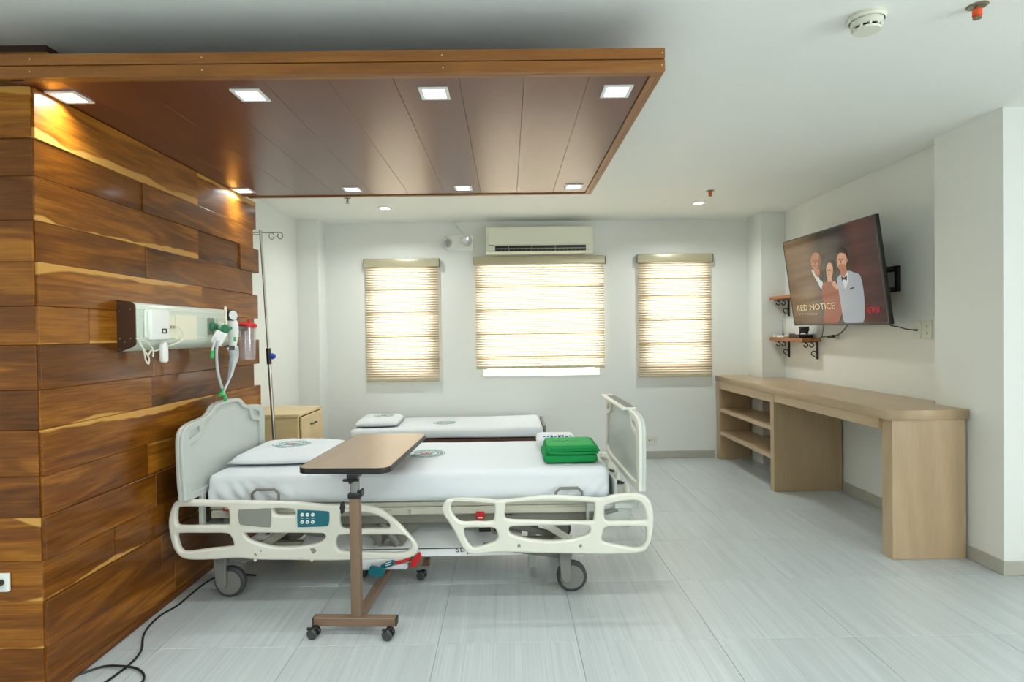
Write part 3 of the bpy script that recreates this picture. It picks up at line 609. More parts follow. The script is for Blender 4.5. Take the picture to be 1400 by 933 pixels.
fig('screen_figure', [([(440, 520), (512, 470), (560, 480), (606, 505), (630, 620), (636, 740), (620, 840), (500, 845), (470, 720), (452, 610)], 's_white', 3), ([(476, 505), (515, 468), (520, 540), (498, 600), (486, 560)], 's_shirt', 0), ([(470, 505), (490, 515), (512, 498), (510, 538), (490, 528), (476, 540)], 's_dark', 0), ([(458, 440), (506, 430), (512, 480), (490, 512), (468, 500)], 's_skin', 0), (oval(474, 392, 36, 75), 's_skin2', 0), (oval(510, 395, 6, 16), 's_skin', 0), ([(452.4, 386.08), (463.4, 384.76), (463.4, 392.68), (452.4, 394) ], 's_dark', 0), ([(474.0, 386.08), (485.0, 384.76), (485.0, 392.68), (474.0, 394) ], 's_dark', 0), ([(467.0, 390.7), (470.6, 390.7), (473.0, 413.8), (464.0, 413.8)], 's_shade', 0), ([(458.0, 428.32), (477.5, 427.0), (476.0, 433.6), (461.0, 434.92)], 's_shade', 0), ([(438, 378), (440, 320), (470, 303), (500, 320), (512, 372), (500, 350), (470, 340), (450, 350)], 's_hair', 2), ([(452, 428), (475, 420), (500, 425), (495, 462), (474, 472), (456, 455)], 's_skin', 2), ([(532, 594), (560, 582), (560, 592), (532, 604)], 's_dark', 0)])
def stext(body, x, y, x2, m, cap):
    a, c = Vector(cr(x, y)), Vector(cr(x2, y)); me = text(body, .1, .0001)
    wdt = max(v.co.x for v in me.vertices)-min(v.co.x for v in me.vertices); hgt = max(v.co.y for v in me.vertices)
    tgt = (Vector(cr(x2, y-6))-a).length; ch = (Vector(cr(x, y-cap))-a).length
    me.transform(Matrix.Diagonal((tgt/wdt, ch/hgt, 1, 1))); lay[0] += 1
    return MB().mesh(me, TVF @ Matrix.Translation((a.x, a.y, .0011+.00012*lay[0])))
stext('RED NOTICE', 158, 752, 425, 's_title', 38).build('screen_title', 's_title', sc, smooth=0)
stext('a film - now showing', 165, 785, 302, 's_sub', 12).b.free() if 0 else None
stext('NETFLIX', 655, 766, 748, 's_red', 36).build('screen_logo', 's_red', sc, smooth=0)
g = MB()
for k in range(7): 
    a, c = sl(1092+k*3.9-.0, 429.5), sl(1095+k*3.9, 429.9); g.box(a[0], c[0], a[1]-.004, a[1]+.004, .0012, .0014, 0, TVF)
g.build('screen_subtitle', 's_sub', sc, smooth=0, kind='stuff')
# mount
m = thing('tv_mount', (XR, 4.44, 1.64), 'black steel wall bracket holding the television', 'wall bracket')
y0, y1, z0, z1 = 3.965, 4.75, 1.55, 1.725
MB().box(XR-.025, XR, y0, y0+.03, z0, z1, .001).box(XR-.025, XR, y1-.03, y1, z0, z1, .001).box(XR-.02, XR, y0, y1, z1-.035, z1, .001).box(XR-.02, XR, y0, y1, z0, z0+.03, .001).build('wall_frame', 'blackm', m, smooth=0)
g = MB()
for k in range(6):
    for z in (z0+.015, z1-.018): g.box(XR-.0215, XR-.0195, y0+.045+k*.03, y0+.062+k*.03, z-.005, z+.005)
g.build('bracket_slot', 'grey', m, smooth=0, kind='stuff')
for yy in (4.2, 4.62): MB().box(2.56, XR-.02, yy-.02, yy+.02, 1.60, 1.645).box(2.545, 2.565, yy-.02, yy+.02, 1.56, 1.70).build('tilt_arm', 'blackm', m, smooth=0)
b = MB().box(XR-.035, XR-.02, y0+.11, y0+.2, z1-.045, z1+.008, .001).build('latch', 'blackm', m, smooth=0)
# TV leads
w1 = W(1220, 446, 'x', 2.5); w2 = W(1254, 451.5, 'x', XR-.012)
MB().tube([w1+Vector((0, .02, .004)), W(1230, 447.5, 'x', 2.55), W(1240, 450.5, 'x', 2.62), w2], .004, 6, smooth=6).cyl(w2+Vector((.002, 0, 0)), w2+Vector((-.02, .004, 0)), .006, n=8).build('aerial_lead', 'black', label='dark aerial lead from the television to the ivory wall plate', cat='cable')
# ================================================================ WALL SHELVES
def scroll(c, r, a0, a1, n=14): return [Vector((c[0]+r*(1-.35*k/n)*math.cos(a0+(a1-a0)*k/n), c[1], c[2]+r*(1-.35*k/n)*math.sin(a0+(a1-a0)*k/n))) for k in range(n+1)]
def wallshelf(y0, y1, zt, label):
    t = thing('wall_shelf', (XR, (y0+y1)/2, zt-.03), label, 'shelf', 'wall shelves by the television')
    board('shelf_board', 2.515, XR, y0, y1, zt-.03, zt, 'shelfw', 1, t)
    for y in (y0+.06, y1-.05):
        br = MB().box(XR-.008, XR, y-.014, y+.014, zt-.185, zt-.03).box(XR-.135, XR, y-.014, y+.014, zt-.037, zt-.03)
        br.tube(scroll((XR-.105, y, zt-.062), .022, PI*.6, -PI*1.1), .0045, 6).tube(scroll((XR-.055, y, zt-.062), .022, PI*.6, -PI*1.1), .0045, 6).tube(scroll((XR-.035, y, zt-.135), .026, -PI*.1, PI*1.45), .0045, 6)
        br.tube([(XR-.006, y, zt-.165), (XR-.03, y, zt-.16), (XR-.055, y, zt-.14)], .004, 6, smooth=4)
        br.build('scroll_bracket', 'blackm', t)
wallshelf(4.98, 5.60, 1.222, 'lower brown wall shelf on black scroll brackets with small devices')
wallshelf(4.98, 5.60, 1.612, 'upper brown wall shelf half hidden behind the television')
zs = 1.2225
t = thing('router', (2.60, 5.47, zs), 'small white router with a black upright aerial on the lower wall shelf', 'router')
MB().box(2.55, 2.65, 5.40, 5.54, zs, zs+.022, .005).build('case', 'white', t)
q = W(1070.5, 458, 'x', 2.60)
MB().cyl((2.6, q.y, zs+.02), (2.6, q.y, zs+.165), .005, .003, n=8).cyl((2.6, q.y, zs+.018), (2.6, q.y, zs+.04), .007, n=8).build('aerial', 'black', t)
t = MB().box(2.54, 2.57, 5.54, 5.585, zs, zs+.03, .004).build('adapter', 'offw', label='tiny ivory adapter at the corner-column end of the lower wall shelf', cat='adapter')
t = MB().lathe([(0, 0), (.028, 0), (.03, .01), (.028, .036), (.022, .04), (0, .04)], (2.585, 5.30, zs), (0, 0, 1), 16).build('small_pot', 'shelfw', label='small brown round pot beside the router', cat='pot')
t = thing('media_box', (2.59, 5.14, zs), 'black media box with a heap of black cable on the lower wall shelf', 'media box')
MB().box(2.53, 2.655, 5.06, 5.24, zs, zs+.032, .004).build('case', 'black', t)
g = MB(); rr = random.Random(3); pts = []
for k in range(46):
    a = k*.9; pts.append(Vector((2.60+.035*math.cos(a)*rr.uniform(.5, 1.1), 5.115+.05*math.sin(a)*rr.uniform(.5, 1.1), zs+.04+.055*abs(math.sin(k*.37)))))
g.tube(pts, .007, 6, smooth=3).build('coiled_cable', 'black', t)
q1 = W(1129, 449, 'x', 2.58); q2 = W(1140, 460, 'x', 2.63); q3 = W(1122, 461.5, 'x', 2.66)
t = thing('power_lead', (2.62, 4.9, 1.2), 'black power lead with inline plug hanging below the television', 'cable')
MB().tube([W(1160, 444, 'x', 2.54), W(1153, 452, 'x', 2.58), W(1146, 458, 'x', 2.62), q2], .005, 6, smooth=6).tube([W(1126, 445, 'x', 2.56), W(1125, 454, 'x', 2.6), W(1123.5, 461, 'x', 2.64)], .003, 6, smooth=5).tube([q3, W(1128, 460.5, 'x', 2.65), q2], .004, 6).build('cord', 'black', t)
MB().cyl(W(1133, 461, 'x', 2.64), q2, .013, n=8).build('inline_plug', 'black', t)
# ================================================================ HOSPITAL BED
bed = thing('hospital_bed', (-.45, 3.3, 0), 'adjustable hospital bed with cream side rails and grey castors', 'bed')
RY = 2.82
def pts2(pts, Y): return [(lambda q: (q.x, q.z))(W(u, v, 'y', Y)) for u, v in pts]
HR_O = [(242.5, 684.8), (262, 683.4), (300, 684.4), (348, 684.7), (400, 686), (440, 689.5), (470, 690), (492, 689), (506, 690.8), (522, 697.5), (537, 708), (550, 720), (562, 733), (569.5, 742), (571.5, 751), (566, 759), (555, 763), (535, 763.4), (492, 764.8), (445, 765.6), (400, 765), (353, 764.4), (327, 762), (295, 764), (262, 764.4), (248, 760), (239, 748), (234, 730), (232.4, 713.6), (235, 698)]
HR_H = [[(242.5, 705), (243.5, 696), (248, 692.5), (275, 692.3), (305, 693.5), (314, 696.5), (315, 714), (311, 718), (280, 718.3), (248, 718.3), (243, 714)],
        [(243.5, 731), (250, 728.2), (280, 728.2), (310, 728.5), (317, 732.5), (321, 742), (317, 746.5), (290, 749.5), (258, 753.5), (250, 752), (246, 745)],
        [(374.7, 695.5), (380, 694.6), (398, 695.6), (404, 698), (404.5, 703), (395, 704.3), (380, 704), (376, 701)],
        [(335.7, 729.2), (343, 728), (390, 728), (436, 728.4), (445, 730.5), (445, 735), (438, 741), (423, 745), (402, 747.3), (374, 746.8), (353, 741.5), (341, 736.5)],
        [(465.4, 706), (468, 700.6), (480, 699.6), (494, 699.6), (510, 701.8), (523, 707.5), (532, 714), (533.3, 719.5), (529, 722), (510, 722.6), (475, 723), (466.5, 719)],
        [(460, 740), (463, 732), (470, 730.6), (510, 730.3), (548, 730.4), (556, 733.5), (562, 741), (562, 748), (556, 753.3), (545, 755.3), (510, 754.5), (470, 753), (462, 748.5)]]
FR_O = [(609, 685), (618, 682), (645, 682), (675, 684), (703, 682), (735, 678.3), (760, 677.2), (790, 678.5), (821, 680.5), (840, 676.6), (860, 674.4), (874, 674.6), (884, 679.5), (890, 690), (892.8, 705), (891.6, 725), (888, 741), (881, 752), (870, 755.3), (845, 756.5), (824, 757), (780, 756.3), (737, 755.5), (703, 754.4), (678, 754.5), (656, 757), (643, 757), (634, 750), (627, 738), (620, 723.5), (612, 711), (606.5, 702), (604.8, 693)]
FR_H = [[(616.5, 694), (619, 686.5), (626, 684.3), (650, 684.8), (671, 686), (676, 689.5), (675.5, 708), (671, 712.8), (650, 713.2), (631, 713.2), (623, 707.5), (618, 700)],
        [(634.6, 724), (638, 721), (660, 720.8), (675, 721.2), (680, 728), (680.4, 736), (673, 741.5), (655, 747), (646, 747.5), (640, 741), (635.5, 732)],
        [(691, 692), (693, 687.4), (720, 685.3), (750, 684.2), (785, 685), (809, 686.6), (812.5, 690.5), (811.5, 708.5), (806, 712.5), (770, 712.2), (730, 711.4), (697, 710.2), (690, 705)],
        [(696, 723), (699, 719.6), (725, 718.4), (770, 717.8), (800, 718), (806.5, 722.5), (803, 730), (790, 735), (768, 738.7), (746, 739.2), (722, 736.6), (704, 732), (697, 728)],
        [(825.5, 697), (828, 690), (847, 685.2), (862, 683.6), (872, 684.6), (878.5, 692), (882.5, 704), (881.5, 711), (870, 712), (840, 712), (828.5, 711.5), (825.5, 706)],
        [(823, 730), (827, 720.4), (850, 719.4), (879, 719.6), (883, 724.5), (882.3, 738), (876, 747.5), (864, 748.5), (845, 744.8), (826, 740.6), (822, 736)]]
rails = []
for (o_, hs, nm) in ((HR_O, HR_H, 'head'), (FR_O, FR_H, 'foot')):
    lo = [pts2(o_, RY)]+[pts2(h, RY) for h in hs]
    a = MB().mesh(plate(lo, .017, .0095, 4, FY(RY))).build('side_rail', 'bedp', bed, smooth=50)
    rails.append(a)
    far = a.copy(); COL.objects.link(far); far.parent = bed; far.location = (0, 3.80-RY, 0)
    WL[far] = WL[a]+far.location
hr, fr = rails
def inset(pts, m, name, par, d=.0015, th=.004, sm=3, Y=RY-.017):
    return MB().mesh(plate([pts2(pts, Y)], th, .0012, sm, FY(Y+th/2-d))).build(name, m, par, smooth=50)
inset([(326.5, 699), (330, 697), (350, 696), (368, 695.2), (371, 698), (370.4, 719), (366, 721.2), (350, 720), (333.6, 718), (327.5, 715)], 'recess', 'inset_panel', hr)
inset([(407, 699), (409.5, 697.3), (430, 698.2), (447, 699.4), (450.4, 703), (449.4, 717), (445, 719.6), (428, 720.3), (410, 720.8), (407.4, 718)], 'teal', 'control_panel', hr, .004)
for i in range(3):
    for j in range(2):
        q = W(413.3+7.2*i, 704+10*j, 'y', RY-.0225)
        MB().cyl(q, q+Vector((0, -.003, 0)), .0085, n=16).build('button', 'white', hr)
        MB().cyl(q+Vector((0, -.003, 0)), q+Vector((0, -.0036, 0)), .0034, n=3 if 1 else 8).build('button_arrow', 'teal', hr)
    q = W(413.3+7.2*i, 709, 'y', RY-.0225); MB().box(q.x-.007, q.x+.007, q.y-.0006, q.y, q.z-.001, q.z+.001).build('panel_mark', 'white', hr, smooth=0)
for pts in ([(423.5, 750.5), (429, 749.6), (433, 753), (430, 757), (427, 757)], [(347, 757.5), (349, 756), (351.5, 759.5), (350, 761)], [(355, 753), (357.5, 752.6), (357, 755.4)]): inset(pts, 'recess', 'worn_patch', hr, .0008, .001, 0)
for u in (350.6, 427.5): q = W(u, 764.8, 'y', RY); MB().cyl((q.x, RY-.016, q.z), (q.x, RY+.016, q.z), .007, n=12).build('pivot_pin', 'bedp', hr)
for u in (709, 793): inset([(u-2, 745), (u+2, 744), (u+3, 748), (u-1, 749)], 'recess', 'worn_patch', fr, .0008, .001, 0)
# head and foot boards
def board_end(x, y0, y1, s, name, H):
    c = (y0+y1)/2
    hump = lambda dz=0, k=1: [(c-.245*k, .898+dz), (c-.215*k, .906+dz), (c-.19*k, .898+.018*H+dz), (c-.15*k, .90+.042*H+dz), (c-.07*k, .902+.053*H+dz), (c+.07*k, .902+.053*H+dz), (c+.15*k, .90+.042*H+dz), (c+.19*k, .898+.018*H+dz), (c+.215*k, .906+dz), (c+.245*k, .898+dz)]
    out = [(y0+.05, .522), (y0+.012, .56), (y0, .65), (y0-.004, .80), (y0+.010, .855), (y0+.05, .880), (y0+.12, .892)]+hump()+[(y1-.12, .892), (y1-.05, .880), (y1-.010, .855), (y1+.004, .80), (y1, .65), (y1-.012, .56), (y1-.05, .522), (c, .515)]
    inn = [(y0+.075, .56), (y0+.065, .65), (y0+.065, .765), (y0+.085, .787), (y0+.15, .80), (y0+.185, .825), (y0+.205, .872)]+hump(-.02, .88)[2:-2]+[(y1-.205, .872), (y1-.185, .825), (y1-.15, .80), (y1-.085, .787), (y1-.065, .765), (y1-.065, .65), (y1-.075, .56), (c, .55)]
    pk = lambda a, sg: [(a, .812), (a+sg*.03, .818), (a+sg*.095, .832), (a+sg*.10, .85), (a+sg*.095, .862), (a+sg*.05, .855), (a+sg*.008, .842)]
    o = MB().mesh(plate([out], .011, .006, 3, FX(x))).build(name, 'bedpan', bed, smooth=50)
    MB().mesh(plate([out, inn, pk(y0+.06, 1), pk(y1-.06, -1)], .0085, .004, 3, FX(x+s*.0165))).build('raised_rim', 'bedpan' if name == 'headboard' else 'bedp', o, smooth=50)
    return o
hb = board_end(-1.553, 2.745, 3.665, 1, 'headboard', 1.05)
fb = board_end(.645, 2.79, 3.75, -1, 'footboard', .05)
MB().box(.585, .66, 3.02, 3.70, .892, .906, .005, None, 2).build('top_grip', 'bedp', fb)
MB().box(.61, .655, 3.04, 3.62, .9055, .9085, .001).build('grip_insert', 'grey', fb, smooth=0)
# deck, frame, base
MB().box(-1.50, .60, 2.93, 2.965, .392, .43, .004).box(-1.50, .60, 3.635, 3.67, .392, .43, .004).box(-1.50, -1.46, 2.965, 3.635, .392, .43).box(.56, .60, 2.965, 3.635, .392, .43).build('deck_frame', 'frame', bed)
MB().box(-1.51, .51, 2.945, 3.70, .43, .4535, .004).build('deck_plate', 'frame', bed)
MB().box(.515, .632, 2.86, 3.68, .43, .456, .003).build('foot_plate', 'bedpan', bed)
MB().box(.522, .536, 2.90, 3.64, .456, .56, .003).build('mattress_stop', 'bedpan', bed)
for y in (2.98, 3.25, 3.52):
    MB().box(.56, .632, y-.02, y+.02, .456, .463, .001).tube([(.57, y, .47), (.60, y-.03, .473), (.628, y-.05, .467)], .006, 6, smooth=4).build('board_clip', 'dgrey', bed)
    MB().lathe([(0, -.02), (.018, -.015), (.02, 0), (.012, .03), (0, .035)], (.612, y+.07, .475), (0, 0, 1), 12).build('board_pin', 'bedp', bed)
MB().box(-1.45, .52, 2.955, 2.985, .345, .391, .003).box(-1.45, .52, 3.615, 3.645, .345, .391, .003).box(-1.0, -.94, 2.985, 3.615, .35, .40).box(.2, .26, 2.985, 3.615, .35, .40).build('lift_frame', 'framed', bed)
MB().box(-1.40, -.68, 2.915, 2.932, .40, .426, .003).box(-.50, .52, 2.915, 2.932, .40, .426, .003).cyl((-.60, 2.915, .413), (-.60, 2.93, .413), .012, n=12).build('rail_slide', 'frame', bed)
MB().box(.38, .60, 2.88, 2.93, .365, .445, .004).box(.545, .60, 2.88, 2.93, .33, .37, .004).build('foot_bracket', 'bedpan', bed)
MB().box(.39, .45, 2.86, 2.88, .37, .415, .004).cyl((.47, 2.87, .41), (.53, 2.87, .425), .012, n=10).build('foot_latch', 'grey', bed)
MB().box(-1.545, -1.523, 2.90, 2.935, .34, .53, .004).box(-1.545, -1.523, 3.60, 3.635, .34, .53, .004).box(-1.545, -1.25, 2.935, 3.60, .34, .36, .003).build('head_bracket', 'bedpan', bed)
hood = MB().mesh(plate([[(3.0, .158), (3.60, .158), (3.60, .30), (3.42, .335), (3.20, .318), (3.015, .212), (3.0, .204)]], .57, .004, 0, FX(-.51))).build('base_hood', 'hood', bed)
MB().box(-1.08, .1, 2.996, 3.0, .196, .200).build('hood_shadow_gap', 'dgrey', bed, smooth=0)  # dark strip stands in for the shadow gap along the hood edge
me = text('stryker', .052, .0004); me.transform(Matrix.Shear('XY', 4, (.22, 0)) if 0 else Matrix.Identity(4))
q = W(623, 757, 'y', 2.998); MB().mesh(me, axes((q.x, 2.9985, q.z+.006), (1, 0, .0), (0, 0, 1), (0, -1, 0))).build('maker_lettering', 'dgrey', hood, smooth=0)
MB().box(-1.42, .32, 3.05, 3.09, .175, .225, .004).box(-1.42, .32, 3.51, 3.55, .175, .225, .004).build('base_beam', 'frame', bed)
MB().box(-.78, -.53, 2.99, 3.2, .092, .158, .01).build('pedal_cover', 'hood', bed)
def arm(p, q, w, name, m):
    p, q = Vector(p), Vector(q); d = (q-p); L = d.length; x = d.normalized(); y = Vector((0, 1, 0)); z = x.cross(y)
    MB().mesh(plate([rrect(-w/2, L+w/2, -w/2, w/2, w*.48)], .012, .004, 0, axes(p, x, z, -y))).build(name, m, bed)
arm((.07, 2.975, .395), (.29, 2.975, .25), .034, 'lift_arm', 'bedp'); arm((.07, 3.6, .395), (.29, 3.6, .25), .034, 'lift_arm', 'bedp')
arm((-1.02, 2.975, .395), (-1.36, 2.975, .17), .04, 'lift_arm', 'frame'); arm((-1.02, 3.6, .395), (-1.36, 3.6, .17), .04, 'lift_arm', 'frame')
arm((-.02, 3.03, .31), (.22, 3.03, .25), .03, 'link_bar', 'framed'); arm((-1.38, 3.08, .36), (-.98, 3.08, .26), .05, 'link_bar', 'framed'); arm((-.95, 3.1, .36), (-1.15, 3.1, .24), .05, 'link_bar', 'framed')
MB().cyl((.0, 2.955, .405), (.0, 2.99, .405), .026, n=16).cyl((-.15, 2.955, .402), (-.15, 2.98, .402), .024, n=16).build('rail_pivot', 'bedp', bed)
MB().box(-.16, -.10, 2.98, 3.05, .285, .315).build('motor_block', 'black', bed, smooth=0)
MB().cyl((-.075, 2.975, .30), (-.075, 3.05, .30), .026, n=18).build('arm_roller', 'framed', bed); MB().cyl((-.075, 2.968, .30), (-.075, 2.976, .30), .009, n=10).build('roller_axle', 'black', bed)
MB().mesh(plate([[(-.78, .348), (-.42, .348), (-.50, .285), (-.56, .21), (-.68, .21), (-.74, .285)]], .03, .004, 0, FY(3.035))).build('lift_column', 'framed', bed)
MB().cyl((-.66, 2.995, .34), (-.58, 2.995, .225), .022, n=12).cyl((-.54, 2.99, .34), (-.64, 2.99, .235), .015, n=10).box(-.7, -.66, 2.985, 3.01, .225, .28).build('actuator', 'grey', bed)
MB().cyl((.13, 3.3, .19), (.13, 3.3, .36), .03, n=14).build('lift_column', 'grey', bed)
for u, v0, v1 in ((657, 700, 711), (311, 694, 699)):
    q0, q1 = W(u-6, v0, 'y', 2.912), W(u+5, v1, 'y', 2.912)
    lb = MB().box(q0.x, q1.x, 2.9105, 2.9545, q1.z, q0.z).build('warning_label', 'red', bed, smooth=0)
    MB().box(q0.x+.008, q1.x-.008, 2.9097, 2.9105, q1.z+.008, q1.z+.014).build('label_text', 'white', lb, smooth=0)
def caster(x, y, yaw=0):
    t = bmesh.new(); t.free()
    c = MB().mesh(plate([[(x-.062, .245), (x-.058, .10), (x-.046, .062), (x-.022, .055), (x-.006, .07), (x-.006, .15), (x-.004, .245)]], .011, .005, 2, FY(y-.036))).box(x-.06, x-.004, y-.034, y+.03, .165, .24, .008).build('caster_fork', 'grey', bed)
    MB().lathe([(.03, -.02), (.066, -.022), (.076, -.012), (.076, .012), (.066, .022), (.03, .02)], (x+.0, y, .076), (0, 1, 0), 32).build('caster_tyre', 'dgrey', c)
    MB().lathe([(0, -.0235), (.058, -.0235), (.06, -.02), (.06, .02), (.058, .0235), (0, .0235)], (x, y, .076), (0, 1, 0), 28).build('caster_disc', 'grey', c)
for x, y in ((-1.405, 2.93), (.305, 2.93), (-1.405, 3.66), (.305, 3.66)): caster(x, y)
for x0, x1 in ((.265, -.12),): 
    for y in (2.94, 3.65): MB().mesh(plate([[(.285, .245), (.285, .165), (.20, .172), (-.14, .222), (-.14, .24)]], .02, .004, 0, FY(y))).build('caster_arm', 'grey', bed)
for y in (2.94, 3.65): MB().mesh(plate([[(-1.44, .245), (-1.44, .17), (-1.36, .172), (-1.08, .21), (-1.08, .24)]], .02, .004, 0, FY(y))).build('caster_arm', 'grey', bed)
q0, q1 = W(722, 762, 'y', 3.2), W(733.5, 775, 'y', 3.2); MB().box(q0.x, q1.x, 3.18, 3.22, q1.z, .22, .004).build('floor_stop', 'bedpan', bed)
def pedal(pts, m, Y, name, lab=None): 
    return MB().mesh(plate([pts2(pts, Y)], .009, .003, 2, FY(Y))).build(name, m, bed, label=lab)
pedal([(504, 779), (507, 774), (516, 775), (525, 777), (526, 783), (521, 789), (512, 788), (504, 785)], 'teal', 2.93, 'brake_pedal', 'teal pedal')
pd = pedal([(519, 775), (527, 769.5), (536, 766.5), (540, 768), (538, 773), (530, 776), (524, 777.5)], 'teal', 2.95, 'pedal_grip')
for k in range(2): q = W(531, 769.8+3*k, 'y', 2.94); MB().box(q.x-.015, q.x+.015, 2.9395, 2.9405, q.z-.002, q.z+.002, 0, Matrix.Translation(q) @ Matrix.Rotation(-.3, 4, 'Y') @ Matrix.Translation(-q)).build('grip_mark', 'white', pd, smooth=0)
MB().tube([W(539, 770, 'y', 2.96), W(550, 768, 'y', 2.96), W(560, 764, 'y', 2.97)], .008, 8, smooth=4).build('pedal_bar', 'red', bed)
MB().tube([W(529, 774, 'y', 2.965), W(545, 771, 'y', 2.965), W(562, 768, 'y', 2.97)], .005, 8).build('pedal_rod', 'steel', bed)
pedal([(561, 773), (564, 765), (571, 756.5), (575, 756.5), (576, 762), (571, 770), (565, 776)], 'red', 2.97, 'steer_pedal', 'red pedal')
MB().box(-.525, -.46, 3.0, 3.2, .10, .157, .004).build('axle_block', 'tube', bed)
for u, v in ((369, 681), (792, 679)):
    a = W(u-24+6, v+1, 'y', 2.885) if u < 500 else W(u-33, v-2, 'y', 2.885); w_ = .13 if u < 500 else .13
    a = Vector((W(u-24 if u < 500 else u-32, v, 'y', 2.885).x, 2.885, .46)); z1 = W(u, 669.5 if u < 500 else 667.5, 'y', 2.885).z
    MB().tube([(a.x, 2.885, .478), (a.x, 2.885, z1-.02), (a.x+.02, 2.885, z1), (a.x+w_-.02, 2.885, z1), (a.x+w_, 2.885, z1-.02), (a.x+w_, 2.885, .478)], .0075, 8).build('mattress_retainer', 'grey', bed)
# bed mains cord
crd = [(0, 925.5), (30, 929), (62, 931.5), (85, 931), (110, 922), (140, 912), (162, 911), (185, 914), (196, 922), (195, 932), (180, 940), (150, 945)]
c2 = [(146, 932), (160, 922), (178, 908), (193, 890), (196, 870), (205, 855), (222, 840), (243, 828), (262, 812), (280, 798), (296, 790), (330, 786), (350, 787)]
zc_ = .0045
MB().tube([W(a, c, 'z', zc_) for a, c in [(130, 942)]+c2], .0045, 8, smooth=5).tube([W(a, c, 'y', 2.05) if 0 else W(a, c, 'z', zc_+.0085*math.exp(-((k-6)/1.6)**2)) for k, (a, c) in enumerate(crd)] and [W(a, c, 'z', zc_+.009*math.exp(-((a-168)/22)**2)) for a, c in crd if a > 84 or c > 926], .0045, 8, smooth=5).tube([W(150, 945, 'z', zc_), W(135, 950, 'z', zc_), W(118, 951, 'z', zc_), W(120, 945, 'z', zc_), W(130, 942, 'z', zc_)], .0045, 8, smooth=4).build('mains_cable', 'black', label='black mains cable looping over the floor from bed to plank partition', cat='cable', origin=(-1.3, 2.4, 0))
# mattress and linen
def wrinkle(p):
    d = Vector((0, 0, 0)); side = max(0, min(1, (2.985-p.y)/.045)); low = max(0, min(1, (.60-p.z)/.09))
    for cx_, w_, sl_, am in ((-1.36, .20, .9, 1.0), (.36, .15, -.8, .9)):
        e = math.exp(-((p.x-cx_)/w_)**2); q = p.x*40+sl_*p.z*38+2.2*noise.noise(Vector((p.x*7, p.z*7, cx_)))
        d.y -= side*low*e*am*.011*(abs(math.sin(q))**1.6*1.4-.6)
    d.y += side*low*.007*noise.noise(Vector((p.x*3.5, p.z*14, 3)))
    d.y -= side*.012*math.exp(-((p.z-.505)/.05)**2)
    if p.z > .58: d.z += .003*noise.noise(Vector((p.x*2.4, p.y*2.4, 7)))+.0016*noise.noise(Vector((p.x*9, p.y*5, 1)))
    return d
MT = soft(-1.517, .505, 2.93, 3.745, .4545, .612, .035, 150, 26, 20, wrinkle)
bv = BVHTree.FromBMesh(MT)
matt = MB().take(MT).build('mattress', 'sheet', smooth=180, label='white-sheeted mattress lying on the hospital bed', cat='mattress')
PL = pillow(-1.262, 3.40, .6135, .51, .64, .062, .03, 5); bvp = BVHTree.FromBMesh(PL)
pil = MB().take(PL).build('pillow', 'sheet', smooth=180, label='white pillow with a round green emblem on the hospital bed', cat='pillow')
def emblem(bvh, cx, cy, R, par, yaw=0, sx=1):
    """round printed hospital seal, laid on the cloth below it"""
    def lay_(polys, m, name):
        t = bmesh.new()
        for pl in polys:
            vs = []
            for a, c in pl:
                x = cx+(a*math.cos(yaw)-c*math.sin(yaw))*R*sx; y = cy+(a*math.sin(yaw)+c*math.cos(yaw))*R
                h = bvh.ray_cast(Vector((x, y, 3)), Vector((0, 0, -1)))[0]
                vs.append(t.verts.new((x, y, (h.z if h else .6)+.0012)))
            try: t.faces.new(vs)
            except ValueError: pass
        bmesh.ops.recalc_face_normals(t, faces=t.faces)
        for f in t.faces:
            if f.normal.z < 0: f.normal_flip()
        MB().take(t).build(name, m, par, smooth=0)
    def ring(r0, r1, n=48): return [[(r*math.cos(a), r*math.sin(a)) for r, a in ((r0, 2*PI*k/n), (r1, 2*PI*k/n), (r1, 2*PI*(k+1)/n), (r0, 2*PI*(k+1)/n))] for k in range(n)]
    def arc(r0, r1, a0, a1, n=10): return [[(r*math.cos(a), r*math.sin(a)) for r, a in ((r0, a0+(a1-a0)*k/n), (r1, a0+(a1-a0)*k/n), (r1, a0+(a1-a0)*(k+1)/n), (r0, a0+(a1-a0)*(k+1)/n))] for k in range(n)]
    let = []
    for k in range(30):
        a = PI*1.15+PI*1.7*k/30; let += arc(.72, .88, a, a+.07+.03*(k % 3), 1)
    leaf = [[(0, 0), (s*.2, .18), (s*.5, .3), (s*.34, .05)] for s in (1, -1)]+[[(0, -.05), (s*.3, -.2), (s*.48, -.42), (s*.12, -.3)] for s in (1, -1)]
    lay_(ring(.95, 1)+ring(.60, .66)+let+leaf, 'seal', 'emblem_print')
    lay_([[(-.09, -.3), (.09, -.3), (.09, .3), (-.09, .3)], [(-.3, -.09), (-.09, -.09), (-.09, .09), (-.3, .09)], [(.09, -.09), (.3, -.09), (.3, .09), (.09, .09)]], 'sealr', 'emblem_cross')
emblem(bvp, -1.27, 3.42, .105, pil)
emblem(bv, -.478, 3.37, .108, matt)
